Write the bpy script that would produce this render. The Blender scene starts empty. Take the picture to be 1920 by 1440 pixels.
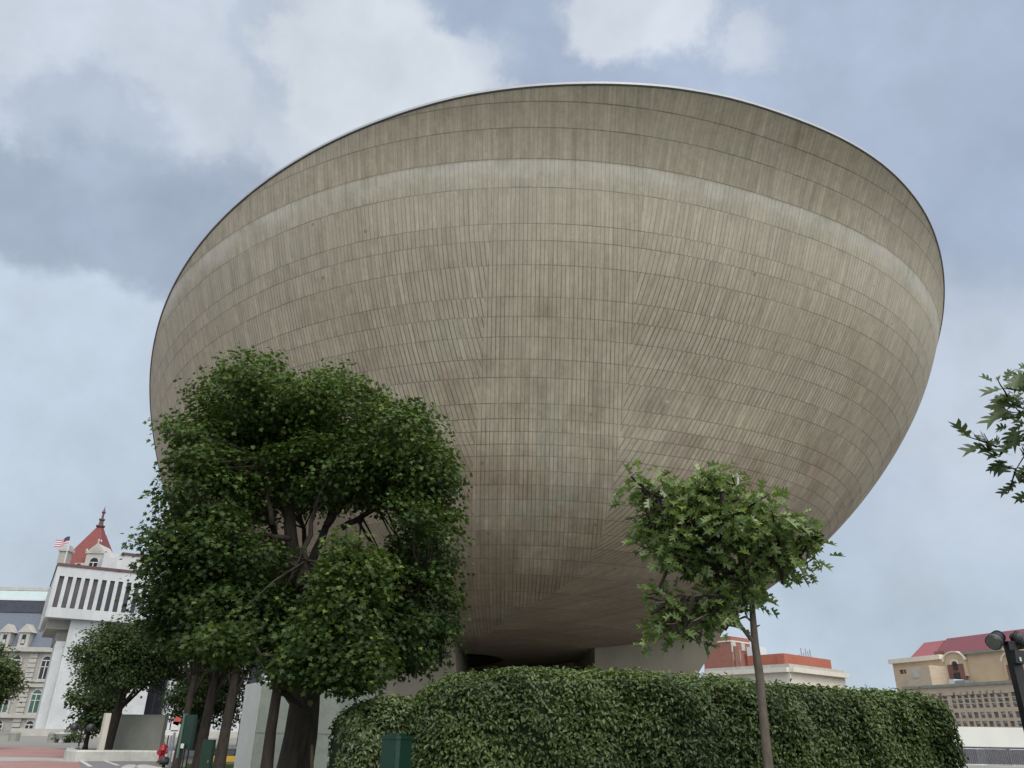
import bpy, math, random
import numpy as np
from mathutils import Vector
R = math.radians
rng = np.random.default_rng(7); random.seed(7)
scene = bpy.context.scene
COL = scene.collection

# ---------------------------------------------------------------- camera
PITCH, ROLL, F = R(24.4), R(1.0), 1442.0
EYE = np.array([0, 0, 1.6])
FW = np.array([0, math.cos(PITCH), math.sin(PITCH)])
_u0 = np.array([0, -math.sin(PITCH), math.cos(PITCH)]); _r0 = np.array([1., 0, 0])
RT = math.cos(ROLL)*_r0 + math.sin(ROLL)*_u0
UP = -math.sin(ROLL)*_r0 + math.cos(ROLL)*_u0
cd = bpy.data.cameras.new('camera'); cam = bpy.data.objects.new('camera', cd); COL.objects.link(cam)
cd.sensor_fit = 'HORIZONTAL'; cd.sensor_width = 36; cd.lens = F*36/1920; cd.clip_end = 20000; cd.clip_start = .05
from mathutils import Matrix
M = Matrix(((RT[0], UP[0], -FW[0], EYE[0]), (RT[1], UP[1], -FW[1], EYE[1]), (RT[2], UP[2], -FW[2], EYE[2]), (0, 0, 0, 1)))
cam.matrix_world = M
scene.camera = cam

def ray(u, v): return (u-960)/F*RT + (720-v)/F*UP + FW
def W(u, v, D):
    """measured point: sight line (u,v) of the survey photo at ground distance D"""
    r = ray(u, v); return EYE + r*(D/r[1])
def GP(u, v):
    r = ray(u, v); return EYE + r*(-EYE[2]/r[2])

# ---------------------------------------------------------------- light
scene.view_settings.view_transform = 'Standard'; scene.view_settings.look = 'None'
scene.view_settings.gamma = 1; scene.view_settings.exposure = 0.0
SUN_EL, SUN_AZ = R(56), R(158)      # azimuth clockwise from +Y: behind the camera, to the right
sdir = Vector((math.sin(SUN_AZ)*math.cos(SUN_EL), math.cos(SUN_AZ)*math.cos(SUN_EL), math.sin(SUN_EL)))
sl = bpy.data.lights.new('sun', 'SUN'); sl.energy = 1.15; sl.angle = R(16); sl.color = (1, .97, .91)
so = bpy.data.objects.new('sun', sl); COL.objects.link(so)
so.rotation_euler = (-sdir).to_track_quat('-Z', 'Y').to_euler(); so.location = (-30, -30, 60)

wd = bpy.data.worlds.new("World"); scene.world = wd; wd.use_nodes = True
nt = wd.node_tree; N = nt.nodes; L = nt.links; N.clear()
def wn(t, **k):
    n = N.new(t)
    for a, b in k.items(): setattr(n, a, b)
    return n
tc = wn('ShaderNodeTexCoord')
sky = wn('ShaderNodeTexSky', sky_type='NISHITA', sun_disc=False, sun_elevation=SUN_EL, sun_rotation=SUN_AZ, air_density=1.5, dust_density=2.5)
bg1 = wn('ShaderNodeBackground'); bg1.inputs[1].default_value = .1; L.new(sky.outputs[0], bg1.inputs[0])
def noise_w(scale, detail, rough, off=0.):
    n = wn('ShaderNodeTexNoise'); n.inputs['Scale'].default_value = scale; n.inputs['Detail'].default_value = detail; n.inputs['Roughness'].default_value = rough
    m = wn('ShaderNodeVectorMath', operation='ADD'); m.inputs[1].default_value = (off, off*.7, -off); L.new(tc.outputs['Generated'], m.inputs[0]); L.new(m.outputs[0], n.inputs['Vector']); return n
n1 = noise_w(2.6, 6, .55); n2 = noise_w(9, 8, .55, 3.1)
def vm(op, a, b):
    m = wn('ShaderNodeVectorMath', operation=op)
    for i, x in enumerate((a, b)):
        if isinstance(x, (tuple, list)): m.inputs[i].default_value = x
        elif isinstance(x, (int, float)): m.inputs[3].default_value = x
        else: L.new(x, m.inputs[i])
    return m.outputs[0]
d1 = vm('SUBTRACT', n1.outputs['Color'], (.5, .5, .5)); d2 = vm('SUBTRACT', n2.outputs['Color'], (.5, .5, .5))
s1 = wn('ShaderNodeVectorMath', operation='SCALE'); L.new(d1, s1.inputs[0]); s1.inputs[3].default_value = .05
s2 = wn('ShaderNodeVectorMath', operation='SCALE'); L.new(d2, s2.inputs[0]); s2.inputs[3].default_value = .07
wdir = vm('ADD', vm('ADD', tc.outputs['Generated'], s1.outputs[0]), s2.outputs[0])
def mixc(f, a, b):
    m = wn('ShaderNodeMix', data_type='RGBA'); 
    for i, x in ((0, f), (6, a), (7, b)):
        if isinstance(x, (tuple, list)): m.inputs[i].default_value = (*x, 1)
        elif isinstance(x, (int, float)): m.inputs[i].default_value = x
        else: L.new(x, m.inputs[i])
    return m.outputs[2]
n3 = noise_w(4.2, 9, .62, 7.7)
def wm(op, a, b):
    m = wn('ShaderNodeMath', operation=op)
    for i, x in enumerate((a, b)):
        if isinstance(x, (int, float)): m.inputs[i].default_value = x
        else: L.new(x, m.inputs[i])
    return m.outputs[0]
edge = wm('MULTIPLY', wm('SUBTRACT', n3.outputs['Fac'], .5), .34)
def blob(u, v, r0, r1, amount=1., flat=1.0, rag=1.):
    c = ray(u, v); c = c/np.linalg.norm(c)
    d = vm('SUBTRACT', wdir, tuple(c)); d = vm('MULTIPLY', d, (1, 1, flat))
    ln = wn('ShaderNodeVectorMath', operation='LENGTH'); L.new(d, ln.inputs[0])
    m = wn('ShaderNodeMapRange', interpolation_type='SMOOTHSTEP'); L.new(wm('ADD', ln.outputs['Value'], wm('MULTIPLY', edge, rag)), m.inputs[0])
    m.inputs[1].default_value = r1; m.inputs[2].default_value = r0; m.inputs[3].default_value = 0; m.inputs[4].default_value = amount
    return m.outputs[0]
BLUE = (.385, .465, .605); PALE = (.61, .675, .77); WHITE = (.73, .785, .85); DARK = (.365, .435, .55); LOW = (.53, .63, .745); MID = (.44, .52, .65)
mr = wn('ShaderNodeMapRange', interpolation_type='SMOOTHSTEP'); L.new(n1.outputs['Fac'], mr.inputs[0]); mr.inputs[1].default_value = .42; mr.inputs[2].default_value = .62
c = mixc(mr.outputs[0], BLUE, (.45, .54, .70))
sx = wn('ShaderNodeSeparateXYZ'); L.new(tc.outputs['Generated'], sx.inputs[0])
hz = wn('ShaderNodeMapRange', interpolation_type='SMOOTHSTEP'); L.new(sx.outputs[2], hz.inputs[0]); hz.inputs[1].default_value = .46; hz.inputs[2].default_value = .10
c = mixc(hz.outputs[0], c, LOW)
c = mixc(blob(120, 60, .30, .44, 1., 1., .8), c, PALE)
c = mixc(blob(480, 240, .12, .24, .9, 1., .8), c, PALE)
c = mixc(blob(80, 640, .10, .30, .75), c, LOW)
c = mixc(blob(60, 900, .15, .40, .8), c, (.55, .64, .745))
c = mixc(blob(1880, 760, .05, .22, .8), c, (.63, .70, .80))
c = mixc(blob(1500, 40, .12, .30, .45), c, (.50, .58, .73))
c = mixc(blob(10, 400, .10, .16, .95, 2.1, .75), c, DARK)
c = mixc(blob(250, 420, .12, .18, .95, 2.3, .75), c, DARK)
c = mixc(blob(420, 390, .05, .12, .85, 1.6, .75), c, DARK)
c = mixc(blob(190, 250, .05, .10, .7, 1.2, .8), c, MID)
c = mixc(blob(610, 120, .05, .10, .7, 1., .7), c, (.42, .51, .65))
c = mixc(blob(720, 170, .08, .14, .9, 1., 1.1), c, WHITE)
c = mixc(blob(880, 120, .02, .07, .6, 1., 1.), c, WHITE)
c = mixc(blob(1215, 20, .06, .11, .85, 1., 1.1), c, WHITE)
c = mixc(blob(1400, 80, .02, .07, .6, 1., 1.), c, WHITE)
# sky behind the camera: unseen bright patch added to lift the light on the bowl
vs = wn('ShaderNodeVectorMath', operation='DOT_PRODUCT'); L.new(wdir, vs.inputs[0]); vs.inputs[1].default_value = tuple(sdir)
br = wn('ShaderNodeMapRange', interpolation_type='SMOOTHSTEP'); L.new(vs.outputs['Value'], br.inputs[0]); br.inputs[1].default_value = .45; br.inputs[2].default_value = 1.0; br.inputs[4].default_value = 1
c = mixc(br.outputs[0], c, (2.9, 2.85, 2.7))
# fine cloud texture
mr2 = wn('ShaderNodeMapRange'); L.new(n2.outputs['Fac'], mr2.inputs[0]); mr2.inputs[1].default_value = .3; mr2.inputs[2].default_value = .7; mr2.inputs[3].default_value = .92; mr2.inputs[4].default_value = 1.08
mr3 = wn('ShaderNodeMapRange'); L.new(n3.outputs['Fac'], mr3.inputs[0]); mr3.inputs[1].default_value = .3; mr3.inputs[2].default_value = .7; mr3.inputs[3].default_value = .90; mr3.inputs[4].default_value = 1.10
vsc = wn('ShaderNodeVectorMath', operation='SCALE'); L.new(c, vsc.inputs[0]); L.new(wm('MULTIPLY', mr2.outputs[0], mr3.outputs[0]), vsc.inputs[3])
bg2 = wn('ShaderNodeBackground'); L.new(vsc.outputs[0], bg2.inputs[0])
mx = wn('ShaderNodeMixShader'); mx.inputs[0].default_value = .93; L.new(bg1.outputs[0], mx.inputs[1]); L.new(bg2.outputs[0], mx.inputs[2])
wo = wn('ShaderNodeOutputWorld'); L.new(mx.outputs[0], wo.inputs[0])
scene.cycles.max_bounces = 6; scene.cycles.diffuse_bounces = 4; scene.cycles.transparent_max_bounces = 8

# ---------------------------------------------------------------- materials
class Mat:
    def __init__(s, name, rough=.7, spec=.3, metal=0.):
        s.m = bpy.data.materials.new(name); s.m.use_nodes = True; s.t = s.m.node_tree; s.N = s.t.nodes; s.L = s.t.links
        s.b = s.N['Principled BSDF']; s.b.inputs['Roughness'].default_value = rough; s.b.inputs['Specular IOR Level'].default_value = spec; s.b.inputs['Metallic'].default_value = metal
    def n(s, t, **k):
        x = s.N.new(t)
        for a, b in k.items(): setattr(x, a, b)
        return x
    def set(s, sock, v):
        if hasattr(v, 'is_output'): s.L.new(v, sock)
        elif isinstance(v, (tuple, list)) and sock.type == 'RGBA': sock.default_value = (*v[:3], 1)
        else: sock.default_value = v
    def math(s, op, a, b=0., c=0.):
        x = s.n('ShaderNodeMath', operation=op)
        for i, v in enumerate((a, b, c)): s.set(x.inputs[i], v)
        return x.outputs[0]
    def mix(s, f, a, b, blend='MIX'):
        x = s.n('ShaderNodeMix', data_type='RGBA', blend_type=blend); s.set(x.inputs[0], f); s.set(x.inputs[6], a); s.set(x.inputs[7], b); return x.outputs[2]
    def obj(s): return s.n('ShaderNodeTexCoord').outputs['Object']
    def noise(s, scale, detail=4, rough=.55, vec=None, stretch=None):
        x = s.n('ShaderNodeTexNoise'); x.inputs['Scale'].default_value = scale; x.inputs['Detail'].default_value = detail; x.inputs['Roughness'].default_value = rough
        v = vec if vec is not None else s.obj()
        if stretch:
            m = s.n('ShaderNodeVectorMath', operation='MULTIPLY'); s.L.new(v, m.inputs[0]); m.inputs[1].default_value = stretch; v = m.outputs[0]
        s.L.new(v, x.inputs['Vector']); return x.outputs['Fac']
    def rng(s, v, a, b, c=0., d=1., smooth=False):
        x = s.n('ShaderNodeMapRange'); 
        if smooth: x.interpolation_type = 'SMOOTHSTEP'
        for i, q in enumerate((v, a, b, c, d)): s.set(x.inputs[i], q)
        return x.outputs[0]
    def bump(s, h, strength=.3, dist=.02):
        x = s.n('ShaderNodeBump'); x.inputs['Strength'].default_value = strength; x.inputs['Distance'].default_value = dist; s.L.new(h, x.inputs['Height']); s.L.new(x.outputs[0], s.b.inputs['Normal'])
    def base(s, c): s.set(s.b.inputs['Base Color'], c); return s
def simple(name, col, rough=.7, var=.15, scale=3., spec=.3, metal=0., bump=0., stretch=None, detail=5):
    m = Mat(name, rough, spec, metal); n = m.noise(scale, detail, .6, stretch=stretch)
    a = tuple(min(1, x*(1-var)) for x in col); b = tuple(min(1, x*(1+var)) for x in col)
    m.base(m.mix(m.rng(n, .3, .7), a, b))
    if bump: m.bump(m.noise(scale*4, 6, .65, stretch=stretch), bump, .02)
    return m.m
def marble(name, col, vein=.7, panel=(0, 0)):
    m = Mat(name, .45, .35); o = m.obj()
    n = m.noise(.9, 8, .65, stretch=(1, 1, .45)); w = m.math('ABSOLUTE', m.math('SUBTRACT', m.noise(1.6, 7, .6), .5))
    v = m.rng(w, 0, .05, 1, 0, True)
    c = m.mix(m.rng(n, .3, .7), tuple(x*.88 for x in col), tuple(min(.86, x*1.06) for x in col))
    c = m.mix(m.math('MULTIPLY', v, .22), c, tuple(x*vein for x in col))
    if panel[0]:
        sp = m.n('ShaderNodeSeparateXYZ'); m.L.new(o, sp.inputs[0])
        g = m.math('ADD', sp.outputs[0], sp.outputs[1])
        iu = m.math('FLOOR', m.math('DIVIDE', g, panel[0])); iv = m.math('FLOOR', m.math('DIVIDE', sp.outputs[2], panel[1]))
        cb = m.n('ShaderNodeCombineXYZ'); m.L.new(iu, cb.inputs[0]); m.L.new(iv, cb.inputs[1])
        wn_ = m.n('ShaderNodeTexWhiteNoise', noise_dimensions='2D'); m.L.new(cb.outputs[0], wn_.inputs['Vector'])
        c = m.mix(m.rng(wn_.outputs[0], 0, 1, .0, .30), c, tuple(x*.6 for x in col))
    m.base(c); m.bump(m.noise(6, 6, .6), .08, .01); return m.m

MT = {}
MT['marble'] = marble('white marble', (.52, .54, .56), .62, (2.2, 1.6))
MT['marble_green'] = marble('weathered grey green marble', (.27, .295, .262), .5)
MT['marble_pale'] = marble('pale marble edge', (.50, .52, .49), .7)
MT['kerb_marble'] = marble('stained kerb marble', (.50, .50, .46), .5)
MT['stone'] = simple('warm grey granite', (.33, .32, .295), .8, .16, .9, bump=.2, stretch=(1, 1, 3))
MT['stone_trim'] = simple('granite trim', (.40, .39, .365), .8, .12, .8)
MT['slate'] = simple('blue grey slate', (.13, .15, .19), .55, .15, 1.5, stretch=(1, 1, 4))
MT['copper_roof'] = simple('pale green copper roof', (.36, .44, .45), .6, .06, .8)
MT['dark_band'] = simple('dark roof curb', (.05, .055, .075), .5, .2, 1)
MT['red_tile'] = simple('weathered red tile', (.185, .055, .052), .7, .18, 1.2, stretch=(1, 1, 3), bump=.2)
MT['red_trim'] = simple('dull red metal trim', (.11, .06, .065), .6, .15, 1)
MT['glass_dark'] = simple('dark window glass', (.018, .02, .028), .12, .3, .4, spec=.6)
MT['glass_warm'] = simple('bronze strip glass', (.085, .075, .078), .2, .35, .25, spec=.5)
MT['glass_green'] = simple('green sash window', (.05, .11, .10), .3, .3, .7)
MT['glass_pale'] = simple('window with pale blind', (.42, .43, .42), .5, .15, .8)
MT['window_mid'] = simple('grey window glass', (.13, .12, .125), .25, .35, .5, spec=.5)
MT['brick_tan'] = simple('tan brick', (.48, .40, .31), .85, .10, .7, stretch=(1, 1, 4))
MT['stucco_yellow'] = simple('ochre yellow stucco', (.53, .415, .28), .85, .07, .6)
MT['stucco_cream'] = simple('cream trim', (.68, .63, .54), .8, .08, .8)
MT['brick_brown'] = simple('red brown brick', (.20, .105, .085), .85, .12, .9)
MT['roof_red'] = simple('wine red standing seam roof', (.19, .058, .068), .5, .06, .5)
MT['roof_red_light'] = simple('lighter red seam roof', (.30, .10, .11), .5, .06, .5)  # lighter of the two roof reds
MT['brick_red'] = simple('red brick', (.29, .13, .10), .85, .12, .8, stretch=(1, 1, 3))
MT['brick_orange'] = simple('orange painted band', (.37, .125, .082), .75, .06, .5)
MT['stone_cream'] = simple('cream limestone', (.60, .57, .50), .8, .07, .8)
MT['brick_pink'] = simple('pinkish brick infill', (.36, .20, .175), .85, .1, .8)
MT['white_wall'] = simple('white rendered wall', (.62, .63, .60), .75, .05, .4)
MT['metal_grey'] = simple('galvanised steel', (.32, .34, .38), .4, .12, 4, metal=.6)
MT['metal_light'] = simple('light rooftop metal', (.60, .63, .66), .5, .06, 3)
MT['metal_black'] = simple('black painted metal', (.014, .014, .017), .38, .3, 12, spec=.5, bump=.05)
MT['dark_void'] = simple('dark painted parapet', (.09, .09, .10), .8, .2, 2)
MT['green_paint'] = simple('dark green enamel', (.004, .028, .017), .32, .15, 5, spec=.5, bump=.03)
MT['green_light'] = simple('grey green panel edge', (.10, .16, .125), .5, .15, 5)
MT['red_paint'] = simple('faded red hydrant paint', (.33, .012, .022), .4, .22, 14, spec=.5)
MT['lamp_grey'] = simple('dark grey die cast metal', (.05, .05, .055), .35, .25, 9, spec=.5)
MT['lens'] = simple('lamp lens', (.18, .18, .17), .15, .2, 6, spec=.6)
MT['wall_grey'] = simple('grey green concrete wall', (.24, .25, .215), .8, .14, .8, bump=.15)
MT['yellow'] = simple('yellow kerb paint', (.72, .45, .07), .7, .12, 3)
MT['white_paint'] = simple('road marking paint', (.58, .57, .57), .7, .12, 3)
MT['sign_white'] = simple('white sign plate', (.70, .68, .68), .5, .05, 3)
MT['sign_red'] = simple('red sign paint', (.55, .10, .09), .5, .1, 3)
MT['asphalt'] = simple('pale grey asphalt', (.21, .205, .215), .9, .12, .6, bump=.15)
MT['brick_paving'] = simple('pinkish red brick paving', (.37, .20, .185), .85, .14, .35, bump=.1)
def brick_floor():
    m = Mat('pinkish red brick paving', .85, .25); b = m.n('ShaderNodeTexBrick'); b.inputs['Scale'].default_value = 1.; b.inputs['Brick Width'].default_value = .42; b.inputs['Row Height'].default_value = .21; b.inputs['Mortar Size'].default_value = .012
    m.L.new(m.obj(), b.inputs['Vector']); m.set(b.inputs['Color1'], (.40, .205, .185)); m.set(b.inputs['Color2'], (.30, .165, .155)); m.set(b.inputs['Mortar'], (.26, .22, .20))
    c = m.mix(m.rng(m.noise(.25, 6, .65), .45, .7, 0, .35), b.outputs[0], (.40, .31, .29)); m.base(c); return m.m
MT['brick_paving'] = brick_floor()
MT['paving_pale'] = simple('pale plaza paving', (.36, .35, .335), .85, .10, .4)
MT['plaza'] = simple('plaza stone', (.20, .19, .175), .85, .09, .3)
MT['grass'] = simple('short grass', (.055, .085, .022), .9, .35, 2.5, bump=.5)
MT['mulch'] = simple('bark mulch', (.05, .035, .022), .95, .3, 5, bump=.5)
MT['flag_red'] = simple('flag red stripes', (.42, .10, .14), .8, .1, 3); MT['flag_blue'] = simple('flag blue canton', (.05, .06, .14), .8, .1, 3)
MT['bark'] = simple('dark furrowed bark', (.042, .034, .028), .95, .4, 3.5, bump=.9, stretch=(4, 4, .8))
MT['bark_light'] = simple('grey brown young bark', (.115, .097, .078), .9, .28, 6, bump=.5, stretch=(3, 3, 1))
MT['twig'] = simple('brown twigs', (.07, .055, .035), .9, .3, 6)
MT['roofing'] = simple('grey roof membrane', (.35, .35, .35), .9, .1, .4)
MT['coping'] = simple('pale coping metal', (.38, .40, .42), .35, .05, 1.5, spec=.5)
MT['shadow_gap'] = simple('dark flashing', (.05, .055, .065), .5, .15, 2)

def leaf_mat(name, dark, light, odd, trans=.28, rough=.5, spec=.22):
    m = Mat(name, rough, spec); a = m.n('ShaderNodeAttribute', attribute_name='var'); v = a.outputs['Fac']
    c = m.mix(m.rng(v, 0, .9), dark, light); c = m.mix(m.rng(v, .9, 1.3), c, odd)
    m.base(c)
    tr = m.n('ShaderNodeBsdfTranslucent'); m.L.new(m.mix(.35, c, (.16, .24, .02)), tr.inputs[0])
    ms = m.n('ShaderNodeMixShader'); ms.inputs[0].default_value = trans; m.L.new(m.b.outputs[0], ms.inputs[1]); m.L.new(tr.outputs[0], ms.inputs[2])
    m.L.new(ms.outputs[0], m.N['Material Output'].inputs[0]); return m.m
MT['maple_leaf'] = leaf_mat('maple leaf', (.018, .038, .010), (.070, .120, .024), (.13, .18, .035), .22)
MT['hedge_leaf_lifted'] = leaf_mat('hedge leaf lifted against shade', (.065, .098, .036), (.150, .195, .072), (.26, .29, .10), .22, .34, .5)  # lighter leaf colour stands in for light lost under the maple
MT['maple_leaf_light'] = leaf_mat('lighter maple leaf', (.022, .046, .013), (.058, .098, .024), (.17, .22, .04), .30)
MT['far_leaf'] = leaf_mat('linden leaf', (.036, .062, .026), (.080, .122, .040), (.13, .17, .05), .2)
MT['oak_leaf'] = leaf_mat('oak leaf', (.055, .102, .028), (.175, .250, .075), (.19, .26, .05), .30, .36, .5)
MT['oak_leaf_backlit'] = leaf_mat('backlit oak leaf', (.034, .056, .018), (.075, .112, .038), (.09, .12, .03), .12, .5, .25)  # darker copy of the oak leaf, backlit shade put into the colour
MT['hedge_leaf'] = leaf_mat('hedge leaf', (.027, .052, .014), (.104, .152, .042), (.21, .25, .08), .2, .42, .4)

# board marked concrete of the bowl
def concrete_bowl():
    m = Mat('board marked concrete', .85, .22)
    uv = m.n('ShaderNodeUVMap', uv_map='boards').outputs[0]; uv2 = m.n('ShaderNodeUVMap', uv_map='joints').outputs[0]
    s = m.n('ShaderNodeSeparateXYZ'); m.L.new(uv, s.inputs[0]); u, v = s.outputs[0], s.outputs[1]
    s2 = m.n('ShaderNodeSeparateXYZ'); m.L.new(uv2, s2.inputs[0]); dlo, dhi = s2.outputs[0], s2.outputs[1]
    o = m.obj(); so_ = m.n('ShaderNodeSeparateXYZ'); m.L.new(o, so_.inputs[0]); z = so_.outputs[2]
    bu = m.math('FLOOR', u); fu = m.math('FRACT', u); bv = m.math('FLOOR', v)
    def wno(a, b, seed=0.):
        c = m.n('ShaderNodeCombineXYZ'); m.set(c.inputs[0], a); m.set(c.inputs[1], b); c.inputs[2].default_value = seed
        w = m.n('ShaderNodeTexWhiteNoise', noise_dimensions='3D'); m.L.new(c.outputs[0], w.inputs['Vector']); return w.outputs[0]
    r1 = wno(bu, bv, 1.5); r2 = wno(m.math('FLOOR', m.math('DIVIDE', u, 11.)), bv, 4.5); r3 = wno(bu, bv, 9.5)
    low = m.rng(z, 4., 21., 1, 0, True)                  # brown patina belongs to the lower courses
    big = m.noise(.11, 5, .6); mid = m.noise(.33, 6, .62)
    streakv = m.n('ShaderNodeCombineXYZ'); m.set(streakv.inputs[0], m.math('MULTIPLY', u, .55)); m.set(streakv.inputs[1], m.math('MULTIPLY', z, .12)); streakv.inputs[2].default_value = 0
    streak = m.noise(1.0, 5, .7, vec=streakv.outputs[0])
    grain = m.noise(3.2, 6, .7, stretch=(1, 1, .5)); fine = m.noise(14, 4, .7, stretch=(1, 1, .35))
    c = m.mix(m.rng(big, .35, .65), (.412, .375, .288), (.445, .408, .325))
    brown = m.rng(m.math('ADD', m.math('MULTIPLY', low, .95), m.math('MULTIPLY', m.math('SUBTRACT', mid, .5), 2.3)), .12, .90, 0, .96, True)
    c = m.mix(brown, c, (.315, .258, .196))
    mauve = m.math('MULTIPLY', m.rng(m.math('ADD', m.math('MULTIPLY', low, .22), m.noise(.5, 4, .6, stretch=(1, 1, 1.4))), .62, .76, 0, 1, True), .32)
    c = m.mix(mauve, c, (.30, .25, .225))
    green = m.rng(m.noise(.27, 4, .6, stretch=(1.3, 1.3, .8)), .56, .68, 0, .45, True)
    c = m.mix(m.math('MULTIPLY', green, m.rng(low, .2, .75, .3, 1)), c, (.335, .36, .30))
    def mul(c, f):
        x = m.n('ShaderNodeVectorMath', operation='SCALE'); m.L.new(c, x.inputs[0]); m.set(x.inputs[3], f); return x.outputs[0]
    c = mul(c, m.rng(r1, 0, 1, .94, 1.06)); c = mul(c, m.mix(low, (.94, .94, .94), (.84, .84, .84))) if False else mul(c, m.math('ADD', 1., m.math('MULTIPLY', m.math('SUBTRACT', r2, .5), m.rng(low, 0, 1, .05, .20))))
    c = mul(c, m.rng(streak, .32, .68, .80, 1.19)); c = mul(c, m.rng(grain, .28, .72, .84, 1.13)); c = mul(c, m.rng(fine, .25, .75, .90, 1.10))
    # chalky bloom below the third joint
    bl = m.n('ShaderNodeUVMap', uv_map='bloom').outputs[0]; sb = m.n('ShaderNodeSeparateXYZ'); m.L.new(bl, sb.inputs[0])
    ed = m.math('ADD', sb.outputs[0], m.math('MULTIPLY', m.math('ADD', m.math('SUBTRACT', m.noise(.6, 7, .75, stretch=(1, 1, 1.5)), .5), m.math('SUBTRACT', streak, .5)), 1.9))
    bm = m.math('MULTIPLY', m.rng(sb.outputs[0], .0, .12, 0, 1, True), m.rng(ed, .2, 1.0, 1, 0, True))
    bm = m.math('MULTIPLY', bm, m.rng(m.math('ADD', m.math('ADD', m.math('MULTIPLY', m.noise(.22, 4, .6), .8), m.math('MULTIPLY', streak, .5)), m.math('MULTIPLY', grain, .3)),   .60, .90, .06, .66, True))
    pale = m.math('MULTIPLY', m.rng(sb.outputs[0], .0, .1, 0, 1), m.rng(sb.outputs[0], 1.0, 5.5, .13, 0, True)); c = m.mix(pale, c, (.56, .55, .49))
    c = mul(c, m.rng(sb.outputs[0], -.05, .02, .95, 1.))
    c = m.mix(bm, c, (.62, .61, .56))
    # board grooves and pour joints
    fr = m.math('MINIMUM', fu, m.math('SUBTRACT', 1., fu))
    gs = m.math('MULTIPLY', m.rng(r3, .0, .7, .55, 1.), m.rng(m.noise(.22, 4, .6), .35, .6, .45, 1.))
    gs = m.math('MULTIPLY', gs, m.rng(z, 18.0, 23.5, 1., .38))
    g = m.math('MULTIPLY', m.rng(fr, .04, .15, 1, 0, True), gs)
    wob = m.math('MULTIPLY', m.math('SUBTRACT', m.noise(.8, 4, .6), .5), .05)
    jd = m.math('ADD', m.math('MINIMUM', dlo, dhi), m.math('ABSOLUTE', wob))
    jf = m.rng(z, 3.5, 12., .12, 1., True)
    jw = m.math('MULTIPLY', m.rng(m.math('DIVIDE', jd, jf), .004, .032, 1, 0, True), m.math('MULTIPLY', m.rng(m.noise(.15, 3, .6), .35, .6, .5, 1.), m.rng(z, 4., 10., .35, 1.)))
    c = m.mix(m.math('MULTIPLY', g, .8), c, (.10, .082, .064)); c = m.mix(m.math('MULTIPLY', jw, .62), c, (.085, .07, .056))
    # leaks below joints
    leak = m.math('MULTIPLY', m.rng(m.math('DIVIDE', dhi, jf), 0, .55, 1, 0, True), m.rng(m.noise(.5, 5, .7, vec=streakv.outputs[0]), .5, .66, 0, .32, True))
    c = m.mix(leak, c, (.17, .14, .11))
    vo = m.n('ShaderNodeTexVoronoi'); vo.inputs['Scale'].default_value = .55; m.L.new(o, vo.inputs['Vector'])
    c = m.mix(m.math('MULTIPLY', m.rng(vo.outputs['Distance'], .035, .06, 1, 0), .5), c, (.12, .10, .08))
    vo2 = m.n('ShaderNodeTexVoronoi'); vo2.inputs['Scale'].default_value = .21; m.L.new(o, vo2.inputs['Vector'])
    c = m.mix(m.math('MULTIPLY', m.rng(vo2.outputs['Distance'], .016, .026, 1, 0), .7), c, (.75, .75, .72))
    m.base(c)
    h = m.math('SUBTRACT', m.math('ADD', m.math('MULTIPLY', r1, .12), m.math('MULTIPLY', grain, .25)), m.math('ADD', g, m.math('MULTIPLY', jw, .7)))
    m.bump(h, .35, .02); return m.m
MT['bowl'] = concrete_bowl()
def concrete_leg():
    m = Mat('smooth cast concrete', .85, .25)
    c = m.mix(m.rng(m.noise(.3, 6, .6), .3, .7), (.33, .30, .245), (.40, .37, .305)); st = m.noise(1.2, 5, .7, stretch=(1, 1, .12))
    c = m.mix(m.rng(st, .45, .75, 0, .35), c, (.20, .18, .15)); m.base(c); m.bump(m.noise(5, 6, .7), .15, .02); return m.m
MT['leg'] = concrete_leg()

# ---------------------------------------------------------------- object helpers
def mesh_obj(name, verts, faces, mat, parent=None, smooth=False):
    me = bpy.data.meshes.new(name); off = np.array(parent_loc(parent))
    v = np.asarray(verts, float).reshape(-1, 3) - off
    me.from_pydata(v.tolist(), [], faces); me.validate(); me.update()
    if smooth: me.polygons.foreach_set('use_smooth', [True]*len(me.polygons))
    me.materials.append(MT[mat] if isinstance(mat, str) else mat)
    o = bpy.data.objects.new(name, me); COL.objects.link(o)
    if parent is not None: o.parent = parent
    return o
def parent_loc(p):
    l = Vector((0, 0, 0))
    while p is not None: l = l + p.location; p = p.parent
    return l
def thing(name, label, cat, loc, group=None, kind=None):
    o = bpy.data.objects.new(name, None); o.empty_display_size = .3; COL.objects.link(o); o.location = tuple(loc); o['label'] = label; o['category'] = cat
    if group: o['group'] = group
    if kind: o['kind'] = kind
    return o
def tag(o, label, cat, group=None, kind=None):
    o['label'] = label; o['category'] = cat
    if group: o['group'] = group
    if kind: o['kind'] = kind
    return o
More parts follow.
